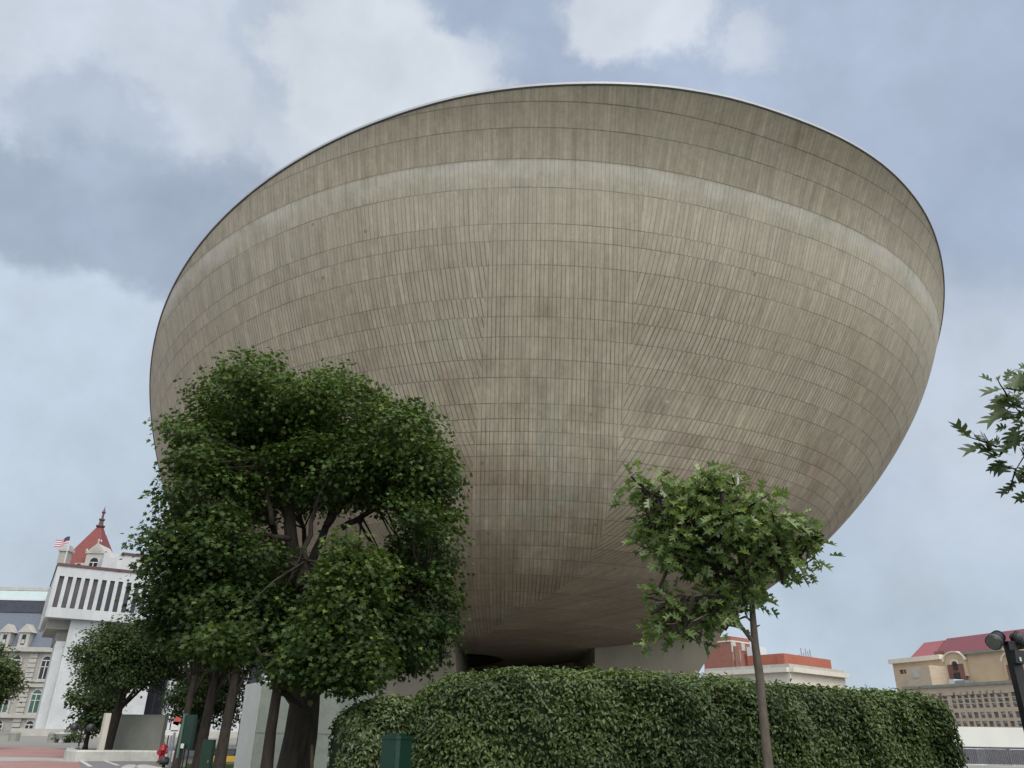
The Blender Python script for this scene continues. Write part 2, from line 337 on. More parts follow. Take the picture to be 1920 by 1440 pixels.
class MB:
    def __init__(s): s.v = []; s.f = []
    def add(s, V, Fc):
        b = len(s.v); s.v += [tuple(map(float, x)) for x in V]; s.f += [tuple(b+i for i in q) for q in Fc]; return s
    def prism(s, P, Q):           # two loops of equal length
        n = len(P); return s.add(list(P)+list(Q), [tuple(range(n))[::-1], tuple(range(n, 2*n))]+[(i, (i+1) % n, n+(i+1) % n, n+i) for i in range(n)])
    def box(s, c, sz, rz=0., ry=0.):
        x, y, z = [k/2 for k in sz]; V = np.array([(a*x, b*y, d*z) for d in (-1, 1) for a, b in ((-1, -1), (1, -1), (1, 1), (-1, 1))])
        if ry: cc, ss = math.cos(ry), math.sin(ry); V = V@np.array([[cc, 0, -ss], [0, 1, 0], [ss, 0, cc]])
        cc, ss = math.cos(rz), math.sin(rz); V = V@np.array([[cc, ss, 0], [-ss, cc, 0], [0, 0, 1]])+np.array(c)
        return s.add(V, [(3, 2, 1, 0), (4, 5, 6, 7), (0, 1, 5, 4), (1, 2, 6, 5), (2, 3, 7, 6), (3, 0, 4, 7)])
    def tube(s, pts, rad, n=8, cap=True):
        pts = [np.array(p, float) for p in pts]
        if np.isscalar(rad): rad = [rad]*len(pts)
        rings = []; t0 = None
        for i, p in enumerate(pts):
            t = pts[min(i+1, len(pts)-1)]-pts[max(i-1, 0)]; t = t/(np.linalg.norm(t)+1e-9)
            if t0 is None:
                a = np.array([1., 0, 0]) if abs(t[0]) < .8 else np.array([0, 1., 0]); x = np.cross(t, a)
            else: x = x-t*(x@t)
            x = x/(np.linalg.norm(x)+1e-9); t0 = t; y = np.cross(t, x)
            rings.append([p+rad[i]*(math.cos(k*2*math.pi/n)*x+math.sin(k*2*math.pi/n)*y) for k in range(n)])
        V = [q for r in rings for q in r]; Fc = [(i*n+k, i*n+(k+1) % n, (i+1)*n+(k+1) % n, (i+1)*n+k) for i in range(len(pts)-1) for k in range(n)]
        if cap: Fc += [tuple(range(n))[::-1], tuple((len(pts)-1)*n+k for k in range(n))]
        return s.add(V, Fc)
    def lathe(s, c, prof, n=16, axis=None):
        c = np.array(c, float); V = []; 
        for r, z in prof: V += [c+np.array([r*math.cos(k*2*math.pi/n), r*math.sin(k*2*math.pi/n), z]) for k in range(n)]
        m = len(prof); Fc = [(i*n+k, i*n+(k+1) % n, (i+1)*n+(k+1) % n, (i+1)*n+k) for i in range(m-1) for k in range(n)]
        Fc += [tuple(range(n))[::-1], tuple((m-1)*n+k for k in range(n))]
        return s.add(V, Fc)
    def build(s, name, mat, parent=None, smooth=False): return mesh_obj(name, s.v, s.f, mat, parent, smooth)
def sheet(name, poly, z, mat, kind='structure', label=None, cat=None):
    o = mesh_obj(name, [(p[0], p[1], z) for p in poly], [tuple(range(len(poly)))], mat); o['kind'] = kind
    if label: o['label'] = label
    if cat: o['category'] = cat
    return o

# ---------------------------------------------------------------- ground
S = 6000
sheet('ground', [(-S, -200), (S, -200), (S, S), (-S, S)], 0, 'plaza', label='pale stone plaza surface under everything', cat='ground')
def gp(l): return [GP(*p)[:2] for p in l]
sheet('brick_paving', gp([(-700, 1440), (-700, 1396), (60, 1401), (118, 1404), (136, 1412), (146, 1424), (154, 1445), (158, 1520), (-700, 1520)]), .008, 'brick_paving', label='pinkish red brick paving of the open plaza', cat='paving')
sheet('paving_strip', gp([(-700, 1424), (40, 1420), (96, 1421), (147, 1424), (150, 1430), (90, 1427), (20, 1428), (-700, 1438)]), .012, 'paving_pale', label='pale strip across the red brick paving', cat='paving')
sheet('road', gp([(118, 1404), (150, 1410), (330, 1408), (470, 1408), (470, 1420), (335, 1421), (300, 1432), (262, 1446), (240, 1520), (158, 1520), (154, 1445), (146, 1424), (136, 1412)]), .014, 'asphalt', label='pale grey asphalt service road', cat='road')
for i, (a, b) in enumerate((((142, 1421), (170, 1438)), ((178, 1421), (222, 1436)))):
    p, q = GP(*a), GP(*b); t = q-p; t /= np.linalg.norm(t); n = np.array([-t[1], t[0], 0])*.09
    sheet('road_marking', [(p+n)[:2], (p-n)[:2], (q-n)[:2], (q+n)[:2]], .017, 'white_paint', label='thin white line painted on the road', cat='road marking')
sheet('lawn', [(-15.2, 33.6), (-9.4, 25.5), (-8.6, 20), (-8, 11), (-3, 9), (10, 9), (14, 12), (16, 20), (6, 24), (-6, 26), (-6.5, 40), (-13.5, 41)], .02, 'grass', label='lawn strip under the trees', cat='lawn')
# grass blades on the visible lawn
def blades(name, n, pick, hmin, hmax):
    V = np.zeros((n, 3, 3)); P = pick(n); a = rng.uniform(0, 2*np.pi, n); h = rng.uniform(hmin, hmax, n); w = .008+.01*rng.random(n)
    dx = np.stack([np.cos(a), np.sin(a), 0*a], 1)*w[:, None]; V[:, 0] = P-dx; V[:, 1] = P+dx; V[:, 2] = P+np.stack([rng.normal(0, .25, n)*h, rng.normal(0, .25, n)*h, h], 1)
    o = mesh_obj(name, V.reshape(-1, 3), [(3*i, 3*i+1, 3*i+2) for i in range(n)], 'grass'); o['kind'] = 'stuff'; o['label'] = 'short green grass under the tree row'; o['category'] = 'grass'; return o
def pk(n):
    t = rng.random(n); s = rng.random(n); y = 22+18*t; x = (-9.2-.38*(y-25))+s*(5.4-.0*y); return np.stack([x, y, np.full(n, .02)], 1)
blades('grass', 15000, pk, .05, .13)

# ---------------------------------------------------------------- the bowl building
H = 24.0
ZN = np.array([1.0, .85, .7, .55, .4, .25])
KA = np.array([1.11622, 1.09328, 1.02136, 0.92261, 0.77892, 0.60329]); KB = np.array([1.51667, 1.42147, 1.35176, 1.2682, 1.19118, 0.98878])
CX = (-0.05514, 0.08845, -0.35334); CY = (2.49251, -0.01731, -0.0977); PHI, NE, TP = .36579, 2.29963, -.01403
def lag(K, z):
    r = 0.
    for i in range(6):
        b = 1.
        for j in range(6):
            if i != j: b *= (z-ZN[j])/(ZN[i]-ZN[j])
        r += K[i]*b
    return r
ZB = .188
def axes(z):
    if z >= .262: return lag(KA, z), lag(KB, z)
    f = max(1e-3, (z-ZB)/(.262-ZB))**.24; return lag(KA, .262)*f, lag(KB, .262)*f
def ring(z, n=1440):
    a, b = axes(z); w = 1-z; cx = CX[0]+CX[1]*w+CX[2]*w*w; cy = CY[0]+CY[1]*w+CY[2]*w*w
    t = np.linspace(0, 2*np.pi, n, endpoint=False); c, s = np.cos(t), np.sin(t)
    u = a*np.sign(c)*np.abs(c)**(2/NE); v = b*np.sign(s)*np.abs(s)**(2/NE)*(1+TP*u)
    cp, sp = math.cos(PHI), math.sin(PHI); return np.stack([cx+cp*u-sp*v, cy+sp*u+cp*v], 1), (cx, cy)
def rimz(x, y):
    yy = np.clip(y-1, 0, 1.35); return 1+.03895*x-.08407*yy-.11151*yy*yy
BR = (np.array([1.0, 1.105, 1.187, 1.27, 1.354, 1.425, 1.5, 1.62, 1.9, 2.4]), np.array([.235, .22, .208, .188, .167, .138, .09, .0, -.07, -.1]))
BL = (np.array([1.0, 1.07, 1.146, 1.208, 1.273, 1.378, 1.6, 1.9, 2.4]), np.array([-.032, -.038, -.048, -.054, -.065, -.073, -.08, -.09, -.1]))
def near_cross(P, B):
    f = P[:, 0]-np.interp(P[:, 1], *B); cy = P[:, 1].mean(); n = len(P)
    for i in range(n):
        j = (i+1) % n
        if P[i, 1] < cy and f[i]*f[j] <= 0 and abs(P[i, 0]) < .6: return i+abs(f[i])/(abs(f[i])+abs(f[j])+1e-12)
    return None
def samp(P, a, b, n):
    N_ = len(P); t = np.linspace(a, b, n+1) % N_; i = t.astype(int) % N_; f = (t-np.floor(t))[:, None]; return P[i]*(1-f)+P[(i+1) % N_]*f
JZ = [1.06, 0.98546, 0.95081, 0.90346, 0.85658, 0.79727, 0.76999, 0.73176, 0.68255, 0.65241, 0.62114, 0.58687, 0.55841, 0.51775, 0.49352, 0.47343, 0.45352,
      .435, .412, .391, .369, .345, .324, .304, .286, .265, .245, .228, .214, .204, .196, ZB+.0004]
levels = []
for k in range(len(JZ)-1):
    sub = 4 if k < 17 else 3
    for i in range(sub): levels.append((JZ[k]+(JZ[k+1]-JZ[k])*i/sub, k))
levels.append((JZ[-1], len(JZ)-2))
NS = (26, 190, 190)
GD = [np.array([0., 1.]), np.array([-.905, .425]), np.array([.75, .66])]          # board direction per gore: centre, right, left
GN = [np.array([d[1], -d[0]]) for d in GD]
BW = .0074
arcw = {0: .85, 1: .85, 2: .82, 3: .78, 4: .72, 5: .66, 6: .58, 7: .5, 8: .42, 9: .34, 10: .27, 11: .2, 12: .14, 13: .08, 14: .04}
rows = []; prev = None
for z, k in levels:
    P, ctr = ring(z); a = near_cross(P, BL); b = near_cross(P, BR)
    if a is None or b is None: a, b = prev
    prev = (a, b)
    n = len(P)
    back = (0.27*n)
    if b < a: b += n
    seg0 = samp(P, a, b, NS[0])                       # centre gore: left border -> right border
    bk = back
    while bk < b: bk += n
    seg1 = samp(P, b, bk, NS[1]); seg2 = samp(P, bk, a+n, NS[2])
    rows.append([seg0, seg1, seg2])
egg = thing('bowl_building', 'huge oval concrete bowl shaped theatre on a narrow stem', 'building', (0, 2.4*H, 0))
V = []; idx = {}; uvb = []; uvj = []; uvl = []; faces = []
base = np.array([0, 0, 1.6])
def addv(x, y, z): V.append((x*H, y*H, z*H+1.6)); return len(V)-1
grid = []
for (z, k), segs in zip(levels, rows):
    row = []
    for g in range(3):
        s = segs[g]; zz = np.minimum(z, rimz(s[:, 0], s[:, 1])); 
        row.append([(addv(s[i, 0], s[i, 1], zz[i]), s[i], zz[i]) for i in range(len(s))])
    grid.append(row)
# keep cut points on the surface: where a level lies above the rim, use the section at the rim height
for ri in range(len(grid)):
    for g in range(3):
        for i in range(len(grid[ri][g])):
            vi, xy, zz = grid[ri][g][i]
            if zz < levels[ri][0]-1e-6:
                # interpolate plan position down the wall to the rim height
                x0, y0 = xy; r2 = ri
                while r2 < len(levels)-1 and levels[r2][0] > rimz(*rows[r2][g][i]): r2 += 1
                A, B = rows[r2-1][g][i], rows[r2][g][i]; fa = levels[r2-1][0]-rimz(*A); fb = levels[r2][0]-rimz(*B); t = fa/(fa-fb)
                q = A+(B-A)*t; zr = levels[r2-1][0]+(levels[r2][0]-levels[r2-1][0])*t
                V[vi] = (q[0]*H, q[1]*H, zr*H+1.6); grid[ri][g][i] = (vi, q, zr)
refs = []
ref0 = rows[8]
for g in range(3):
    sg = ref0[g]; refs.append(np.concatenate([[0], np.cumsum(np.linalg.norm(np.diff(sg, axis=0), axis=1))]))
def band(z):
    k = 0
    while k < len(JZ)-2 and z < JZ[k+1]: k += 1
    return k
for ri in range(len(grid)-1):
    k = levels[ri][1]; z0, z1 = JZ[k], JZ[k+1]
    for g in range(3):
        A, B = grid[ri][g], grid[ri+1][g]
        for i in range(len(A)-1):
            q = [A[i], B[i], B[i+1], A[i+1]]
            if max(abs(A[i][2]-B[i][2]), abs(A[i+1][2]-B[i+1][2])) < 1e-6: continue
            faces.append(tuple(t[0] for t in q))
            wa = arcw.get(k, 0.) if g else 0.
            for jj, t in enumerate(q):
                ai = i if jj < 2 else i+1
                R_ = rows[ri][g]; sgn = 1 if (GN[g]@((R_[8]-R_[0]) if g == 1 else (R_[-1]-R_[-9]))) > 0 else -1
                uu = (t[1]@GN[g])*(1-wa)+sgn*refs[g][ai]*wa*.92
                uvb.append((uu/BW+700*g+900, 40-k-(z0-t[2])/(z0-z1)+.0)); uvj.append(((t[2]-z1)*H, (z0-t[2])*H)); uvl.append(((JZ[3]-t[2])*H, 0))
me = bpy.data.meshes.new('bowl'); off = np.array(egg.location)
me.from_pydata((np.array(V)-off).tolist(), [], faces)
for nm, dat in (('boards', uvb), ('joints', uvj), ('bloom', uvl)):
    l = me.uv_layers.new(name=nm); l.data.foreach_set('uv', np.array(dat, np.float32).ravel())
me.polygons.foreach_set('use_smooth', [True]*len(me.polygons)); me.materials.append(MT['bowl']); me.update()
bowl = bpy.data.objects.new('bowl', me); COL.objects.link(bowl); bowl.parent = egg
# rim coping and roof, following the cut edge
rimp = np.array([V[t[0]] for g in range(3) for t in grid[0][g][:-1]]); nr = len(rimp)
ctr = np.array([0, 2.45*H])
out = np.roll(rimp, -1, 0)-np.roll(rimp, 1, 0); out = np.stack([out[:, 1], -out[:, 0]], 1); out /= np.linalg.norm(out, axis=1)[:, None]
if (out[0]@(rimp[0, :2]-ctr)) < 0: out = -out
def loop(o, dz): return np.concatenate([rimp[:, :2]+out*o, rimp[:, 2:]+dz], 1)
def strip(name, prof, mat):
    Ls = [loop(*p) for p in prof]; m = len(Ls); VV = np.concatenate(Ls); ff = [(a*nr+i, a*nr+(i+1) % nr, ((a+1) % m)*nr+(i+1) % nr, ((a+1) % m)*nr+i) for a in range(m) for i in range(nr)]
    return mesh_obj(name, VV, ff, mat, egg)
strip('shade_line', [(-.25, .0), (.035, .0), (.035, .045), (-.25, .045)], 'shadow_gap')  # dark strip painted for the shade line under the coping
strip('coping', [(-.55, .047), (.07, .047), (.07, .155), (-.55, .17)], 'coping')
rc = rimp.mean(0)+np.array([0, 0, .8]); inner = loop(-.54, .1)
mesh_obj('roof', np.concatenate([inner, [rc]]), [(i, (i+1) % nr, nr) for i in range(nr)], 'roofing', egg)
# stem: two flaring legs and a dark core
def leg(poly, D, depth, taper=.0):
    front = [W(u, v, D) for u, v in poly]; f = [np.array(p) for p in front]
    for p in f: 
        if p[2] < .2: p[2] = 0.
    b = [p+np.array([(0)*1., depth, 0]) for p in f]
    return MB().prism(f, b)
leg([(1115, 1120), (1116, 1430), (1222, 1440), (1262, 1345), (1312, 1258), (1337, 1217), (1355, 1186), (1384, 1152), (1428, 1114), (1400, 1090)], 49, 16).build('leg', 'leg', egg)
leg([(845, 1100), (868, 1440), (752, 1440), (716, 1340), (690, 1250), (662, 1180), (628, 1120), (620, 1070)], 44.5, 16).build('leg', 'leg', egg)
MB().box((-2.6, 72, 3.5), (26, 10, 7.6)).build('core', 'leg', egg)

# ---------------------------------------------------------------- foliage
def leafs(name, C_, Nn, size, tmpl, mat, parent, var, spin=None, aspect=1.):
    """many leaves as one crown: tmpl = (verts k x 3, faces)"""
    tv, tf = tmpl; n = len(C_); k = len(tv)
    Nn = Nn/np.linalg.norm(Nn, axis=1)[:, None]
    if spin is None:
        a = rng.normal(size=(n, 3)); 
    else: a = spin
    X = a-Nn*(a*Nn).sum(1)[:, None]; X /= np.linalg.norm(X, axis=1)[:, None]+1e-9; Y = np.cross(Nn, X)
    tv = np.array(tv); P = C_[:, None, :]+size[:, None, None]*(tv[None, :, 0:1]*Y[:, None, :]*aspect+tv[None, :, 1:2]*X[:, None, :]+tv[None, :, 2:3]*Nn[:, None, :])
    P = P.reshape(-1, 3)-np.array(parent_loc(parent))
    me = bpy.data.meshes.new(name); me.vertices.add(n*k); me.vertices.foreach_set('co', P.astype(np.float32).ravel())
    lens = [len(f) for f in tf]; flat = np.concatenate([np.array(f) for f in tf]); nl = len(flat)
    me.loops.add(n*nl); me.polygons.add(n*len(tf))
    me.loops.foreach_set('vertex_index', (flat[None, :]+(np.arange(n)*k)[:, None]).astype(np.int32).ravel())
    st = np.concatenate([[0], np.cumsum(lens)[:-1]]); me.polygons.foreach_set('loop_start', (st[None, :]+(np.arange(n)*nl)[:, None]).astype(np.int32).ravel())
    me.polygons.foreach_set('loop_total', np.tile(lens, n).astype(np.int32))
    me.update(calc_edges=True)
    at = me.attributes.new('var', 'FLOAT', 'POINT'); at.data.foreach_set('value', np.repeat(var, k).astype(np.float32))
    me.materials.append(MT[mat]); o = bpy.data.objects.new(name, me); COL.objects.link(o); o.parent = parent; return o
# templates: stem at origin, tip at +y
def half(pts, fold=.12):
    """pts: outline of the right half from base (0,0) to tip (0,1)"""
    n = len(pts); v = [(0, 0, 0)]+[(x, y, fold*x*2) for x, y in pts]+[(0, 1, -.05)]; m = len(v); left = [(-x, y, fold*x*2) for x, y in pts]
    v += left; r = tuple(range(m)); l = (0,)+tuple(range(m, m+n))+(m-1,); return v, [r, tuple(reversed(l))]
MAPLE = half([(.20, -.02), (.50, .12), (.30, .30), (.60, .50), (.22, .58)])
OVAL = half([(.22, .22), (.27, .5), (.15, .8)], .25)
OAK = half([(.05, .10), (.30, .16), (.10, .30), (.46, .44), (.12, .52), (.40, .76), (.10, .72)], .15)
OAKB = half([(.04, .10), (.26, .12), (.30, .20), (.09, .28), (.36, .36), (.46, .50), (.12, .48), (.36, .64), (.42, .80), (.10, .70)], .15)
OAKN = half([(.03, .12), (.20, .14), (.06, .30), (.33, .42), (.06, .50), (.30, .74), (.05, .72)], .3)
OAKM = half([(.04, .11), (.24, .13), (.20, .19), (.08, .29), (.33, .38), (.40, .48), (.08, .50), (.30, .62), (.34, .78), (.06, .72)], .22)
SIMPLE = ([(0, 0, 0), (.45, .4, .1), (0, 1, -.05), (-.45, .4, .1)], [(0, 1, 2), (0, 2, 3)])
SC = lambda u, v, D: (lambda r: np.linalg.norm(ray(u, v))*0+D/ray(u, v)[1]/F)(0)     # metres per survey pixel
def ell(u, v, D, ru, rv, rd): s = SC(u, v, D); return (W(u, v, D), np.array([ru*s, rd, rv*s]))
def project(P):
    q = P-EYE; z = q@FW; return np.stack([960+F*(q@RT)/z, 720-F*(q@UP)/z], -1)
def crown(name, blobs, nclump, per, lsize, tmpl, mat, parent, cr=.32, shell=.55, holes=(), varb=.3, twigs=None, droop=.35, topvar=.25, squash=.55, odd=.04, asp=1.):
    vols = np.array([b[1].prod() for b in blobs])**.7; cnt = (vols/vols.sum()*nclump).astype(int)+1; CC = []; OO = []
    for (c0, r), n in zip(blobs, cnt):
        d = rng.normal(size=(n, 3)); d /= np.linalg.norm(d, axis=1)[:, None]; rad = shell+(1.02-shell)*rng.random(n)**.6
        CC.append(c0+d*r*rad[:, None]); OO.append(d)
    CC = np.concatenate(CC); OO = np.concatenate(OO)
    if len(holes):
        q = project(CC); keep = np.ones(len(CC), bool)
        for hu, hv, a, b in holes: keep &= ((q[:, 0]-hu)/a)**2+((q[:, 1]-hv)/b)**2 > 1
        CC, OO = CC[keep], OO[keep]
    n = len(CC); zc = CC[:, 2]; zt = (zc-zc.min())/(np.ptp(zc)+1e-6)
    cv = rng.normal(varb, .2, n)+topvar*(zt-.4)  # leaf tone rises with height: lit top and shaded inside put into colour
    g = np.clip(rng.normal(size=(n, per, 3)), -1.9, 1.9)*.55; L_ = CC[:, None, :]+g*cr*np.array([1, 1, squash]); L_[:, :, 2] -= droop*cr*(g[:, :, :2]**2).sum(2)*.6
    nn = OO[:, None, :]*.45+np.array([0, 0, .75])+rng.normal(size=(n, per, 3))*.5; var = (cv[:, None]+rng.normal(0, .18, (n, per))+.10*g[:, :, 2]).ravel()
    var = np.where(rng.random(len(var)) < odd, rng.uniform(.95, 1.3, len(var)), np.clip(var, 0, .98))
    sp = (OO[:, None, :]*.8+g*.9+np.array([0, 0, -.55])).reshape(-1, 3)+rng.normal(size=(n*per, 3))*.35
    o = leafs(name, L_.reshape(-1, 3), nn.reshape(-1, 3), lsize*rng.uniform(.7, 1.2, n*per), tmpl, mat, parent, var, spin=sp, aspect=asp)
    if twigs is not None:
        nodes, frac = twigs; nodes = np.array(nodes); mb = MB()
        for c0 in CC[rng.random(n) < frac]:
            a = nodes[np.argmin(((nodes-c0)**2).sum(1)+rng.random(len(nodes))*.5)]; mid = (a+c0)/2+rng.normal(size=3)*.10+np.array([0, 0, -.06])
            mb.tube([a, mid, c0], [.022, .014, .006], 4, False)
        mb.build('twigs', 'bark', parent)
    return o
def bez(a, b, sag=0., n=6, wig=.06):
    a = np.array(a, float); b = np.array(b, float); L2 = np.linalg.norm(b-a); return [a+(b-a)*t+np.array([0, 0, sag*4*t*(1-t)])+(rng.normal(size=3)*wig*L2*.3*math.sin(math.pi*t)) for t in np.linspace(0, 1, n)]

# --- the large maple on the left
D0 = 13.0
def maple():
    b0 = W(556, 1440, D0); b0[2] = 0.; b0[0] = W(556, 1440, D0)[0]-.05
    t = thing('maple_tree', 'large dark green maple with a thick trunk in front of the bowl', 'tree', b0)
    k = lambda u, v, D=D0: W(u, v, D)
    mb = MB()
    mb.tube([b0+np.array([-.1, 0, -.1]), b0+np.array([-.05, 0, .25]), b0+np.array([0, 0, .75]), k(564, 1380), k(570, 1330), k(574, 1290), k(566, 1200), k(556, 1100), k(545, 1000), k(536, 880), k(535, 780)], [.48, .36, .28, .25, .235, .22, .17, .13, .105, .08, .03], 18)
    nodes = []
    def limb(a, b, r0, r1, sag=0., n=7):
        p = bez(a, b, sag, n, .10); mb.tube(p, list(np.linspace(r0, r1, n)), 10); nodes.extend(p[2:]); return p
    ends = [((566, 1330), (505, 1240), 13.0, .12), ((505, 1240), (470, 1130), 13.4, .09), ((572, 1300), (600, 1215), 12.8, .11), ((600, 1215), (700, 1120), 12.4, .08), ((700, 1120), (790, 1080), 12.3, .05), ((560, 1130), (612, 985), 13.2, .10), ((612, 985), (680, 900), 13.0, .07), ((680, 900), (760, 820), 12.7, .05),
            ((640, 990), (720, 945), 13.2, .06), ((720, 945), (800, 930), 13.0, .045), ((556, 1090), (510, 985), 13.5, .08), ((510, 985), (450, 900), 13.8, .06), ((450, 900), (400, 810), 13.8, .04), ((545, 1010), (480, 1000), 12.6, .05), ((480, 1000), (400, 1000), 12.4, .04),
            ((540, 900), (560, 780), 13.4, .05), ((560, 780), (600, 720), 13.5, .03), ((536, 880), (480, 760), 13.0, .05), ((480, 1130), (380, 1100), 13.0, .05), ((470, 1130), (350, 1190), 12.6, .05), ((612, 985), (650, 800), 14.2, .05), ((568, 1190), (570, 990), 15., .07), ((556, 1100), (590, 960), 12.3, .055), ((510, 985), (495, 860), 12.6, .05)]
    for a, b, D, r in ends: limb(k(*a, D0 if r > .1 else D), k(*b, D), r, r*.6)
    mb.build('trunk', 'bark', t, True)
    B = [ell(500, 740, 13.2, 115, 75, 1.7), ell(412, 815, 13.2, 66, 85, 1.5), ell(640, 770, 13.4, 105, 80, 1.7), ell(755, 830, 13.0, 85, 85, 1.5), ell(800, 885, 13.0, 50, 82, 1.2), ell(560, 850, 14.2, 190, 95, 1.6),
         ell(412, 930, 12.9, 70, 86, 1.6), ell(378, 1040, 12.7, 68, 78, 1.5), ell(450, 1060, 12.6, 110, 110, 1.5), ell(362, 1140, 12.8, 52, 58, 1.3), ell(465, 1165, 12.4, 115, 72, 1.4),
         ell(600, 1140, 13.4, 120, 110, 1.8), ell(760, 1010, 12.9, 95, 75, 1.4), ell(790, 1130, 12.9, 55, 90, 1.2), ell(755, 1185, 12.7, 62, 66, 1.2), ell(620, 880, 12.6, 120, 60, 1.0), ell(690, 1080, 12.8, 90, 70, 1.3)]
    H_ = [(592, 1012, 58, 62), (660, 1015, 84, 44), (712, 990, 62, 36), (500, 985, 40, 16), (490, 1000, 28, 10), (560, 1060, 34, 34), (478, 920, 12, 10), (690, 1165, 14, 18), (545, 1345, 150, 72), (640, 1290, 30, 30)]
    B = [(c_+np.array([0, 0, -.22 if i < 6 else -.05]), r_) for i, (c_, r_) in enumerate(B)]
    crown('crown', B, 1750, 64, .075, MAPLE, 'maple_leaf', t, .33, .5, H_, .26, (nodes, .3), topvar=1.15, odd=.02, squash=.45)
    return t
maple()
# --- slimmer maple with lighter leaves beside it
def maple2():
    D = 11.2; b0 = W(500, 1440, D); b0[2] = 0
    t = thing('slender_maple_tree', 'slender young maple with lighter leaves and a thin forked trunk', 'tree', b0)
    k = lambda u, v, d=D: W(u, v, d); mb = MB()
    mb.tube([b0+np.array([-.12, 0, -.1]), b0+np.array([-.1, 0, .6]), k(500, 1440), k(508, 1370), k(519, 1300), k(521, 1262)], [.12, .10, .085, .072, .066, .052], 12)
    nodes = []
    for a, b, d, r in (((519, 1290), (565, 1325), 11.6, .05), ((519, 1285), (480, 1215), 11, .045), ((480, 1215), (430, 1195), 10.8, .025), ((521, 1260), (590, 1180), 11, .05), ((590, 1180), (640, 1080), 11, .035), ((640, 1080), (650, 990), 11, .02), ((590, 1180), (680, 1200), 10.8, .025), ((530, 1240), (620, 1270), 10.9, .02)):
        p = bez(k(*a), k(*b, d), 0, 6); mb.tube(p, list(np.linspace(r, r*.55, 6)), 8); nodes.extend(p[2:])
    mb.build('trunk', 'bark', t, True)
    B = [ell(655, 1130, 11, 50, 80, .7), ell(648, 1040, 11, 22, 40, .35), ell(620, 1190, 11, 60, 50, .7), ell(670, 1230, 10.9, 50, 42, .6), ell(570, 1245, 11, 60, 25, .6), ell(690, 1080, 11, 25, 55, .4), ell(650, 1265, 10.9, 45, 20, .5), ell(420, 1200, 10.8, 35, 28, .4)]
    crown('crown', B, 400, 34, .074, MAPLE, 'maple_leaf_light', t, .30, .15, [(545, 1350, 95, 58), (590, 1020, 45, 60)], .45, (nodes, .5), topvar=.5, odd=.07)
maple2()
# --- row of trees behind, left
def far_tree(name, label, base, top, cw, ch, trunk_r, leafn, per, ls, group, mat='far_leaf', lean=0., up=None, D=None, varb=.35):
    """base (u,v) on the ground, crown centre and half sizes in metres"""
    b0 = np.array(base, float); t = thing(name, label, 'tree', b0, group); h = top
    mb = MB(); nodes = []
    mb.tube([b0+np.array([0, 0, -.05]), b0+np.array([0, 0, .3]), b0+np.array([lean*.3, 0, 1.2]), b0+np.array([lean, 0, h*.45]), b0+np.array([lean*1.2, 0, h*.8])], [trunk_r*1.7, trunk_r*1.15, trunk_r, trunk_r*.75, trunk_r*.2], 10)
    c0 = b0+np.array([lean, 0, h-ch]); nodes = [c0, c0+np.array([0, 0, ch*.4])]
    for i in range(7):
        a = i*2.4; s = b0+np.array([lean*.8, 0, h*(.32+.05*(i % 3))]); e = c0+np.array([math.cos(a)*cw*.7, math.sin(a)*cw*.7, (rng.random()-.3)*ch*.8]); p = bez(s, e, .1, 5); mb.tube(p, list(np.linspace(trunk_r*.4, .02, 5)), 6); nodes.extend(p[2:])
    mb.build('trunk', 'bark', t, True)
    B = []
    for i in range(9):
        a = i*2.4; rr = .45+.25*rng.random(); B.append((c0+np.array([math.cos(a)*cw*.5, math.sin(a)*cw*.5, ch*(rng.uniform(-.55, .5))]), np.array([cw*rr, cw*rr, ch*rr*.95])))
    B.append((c0+np.array([0, 0, ch*.45]), np.array([cw*.6, cw*.6, ch*.5])))
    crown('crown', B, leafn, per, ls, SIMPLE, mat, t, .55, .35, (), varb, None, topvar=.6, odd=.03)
    return t
ROW = 'trees in the row left of the marble block'
def gnd(u, D): p = W(u, 1400, D); return np.array([p[0], D, 0.])
far_tree('shade_tree', 'first tree of the shaded row behind the green panel, thinnest bare trunk', gnd(336, 29), 7.6, 2.3, 1.8, .13, 260, 50, .13, ROW, 'maple_leaf', .12, varb=.25)
far_tree('shade_tree', 'second tree of the shaded row, trunk behind the green box', gnd(376, 30), 7.5, 2.3, 1.8, .18, 300, 50, .13, ROW, 'maple_leaf', .12, varb=.25)
far_tree('shade_tree', 'third tree of the shaded row, trunk just left of the marble block', gnd(416, 29), 7.4, 2.1, 1.75, .18, 300, 50, .13, ROW, 'maple_leaf', .1, varb=.25)
far_tree('round_tree', 'round crowned tree behind the grey wall before the white building', gnd(200, 46), 7.5, 2.85, 2.65, .26, 800, 56, .15, None, 'far_leaf', .3, varb=.3)
far_tree('round_tree', 'round crowned tree half hidden behind the row of trunks', gnd(365, 66), 7.6, 2.9, 3.0, .25, 420, 44, .20, None, 'far_leaf', .3, varb=.45)
far_tree('round_tree', 'yellow green tree cut off by the left edge of the photo', gnd(-80, 58), 7.2, 2.6, 2.6, .25, 420, 40, .20, None, 'far_leaf', 0, varb=.75)
far_tree('round_tree', 'small dark tree under the round crowned tree by the grey wall', gnd(160, 62), 4.6, 1.7, 1.7, .14, 120, 24, .28, None, 'far_leaf', 0, varb=.15)

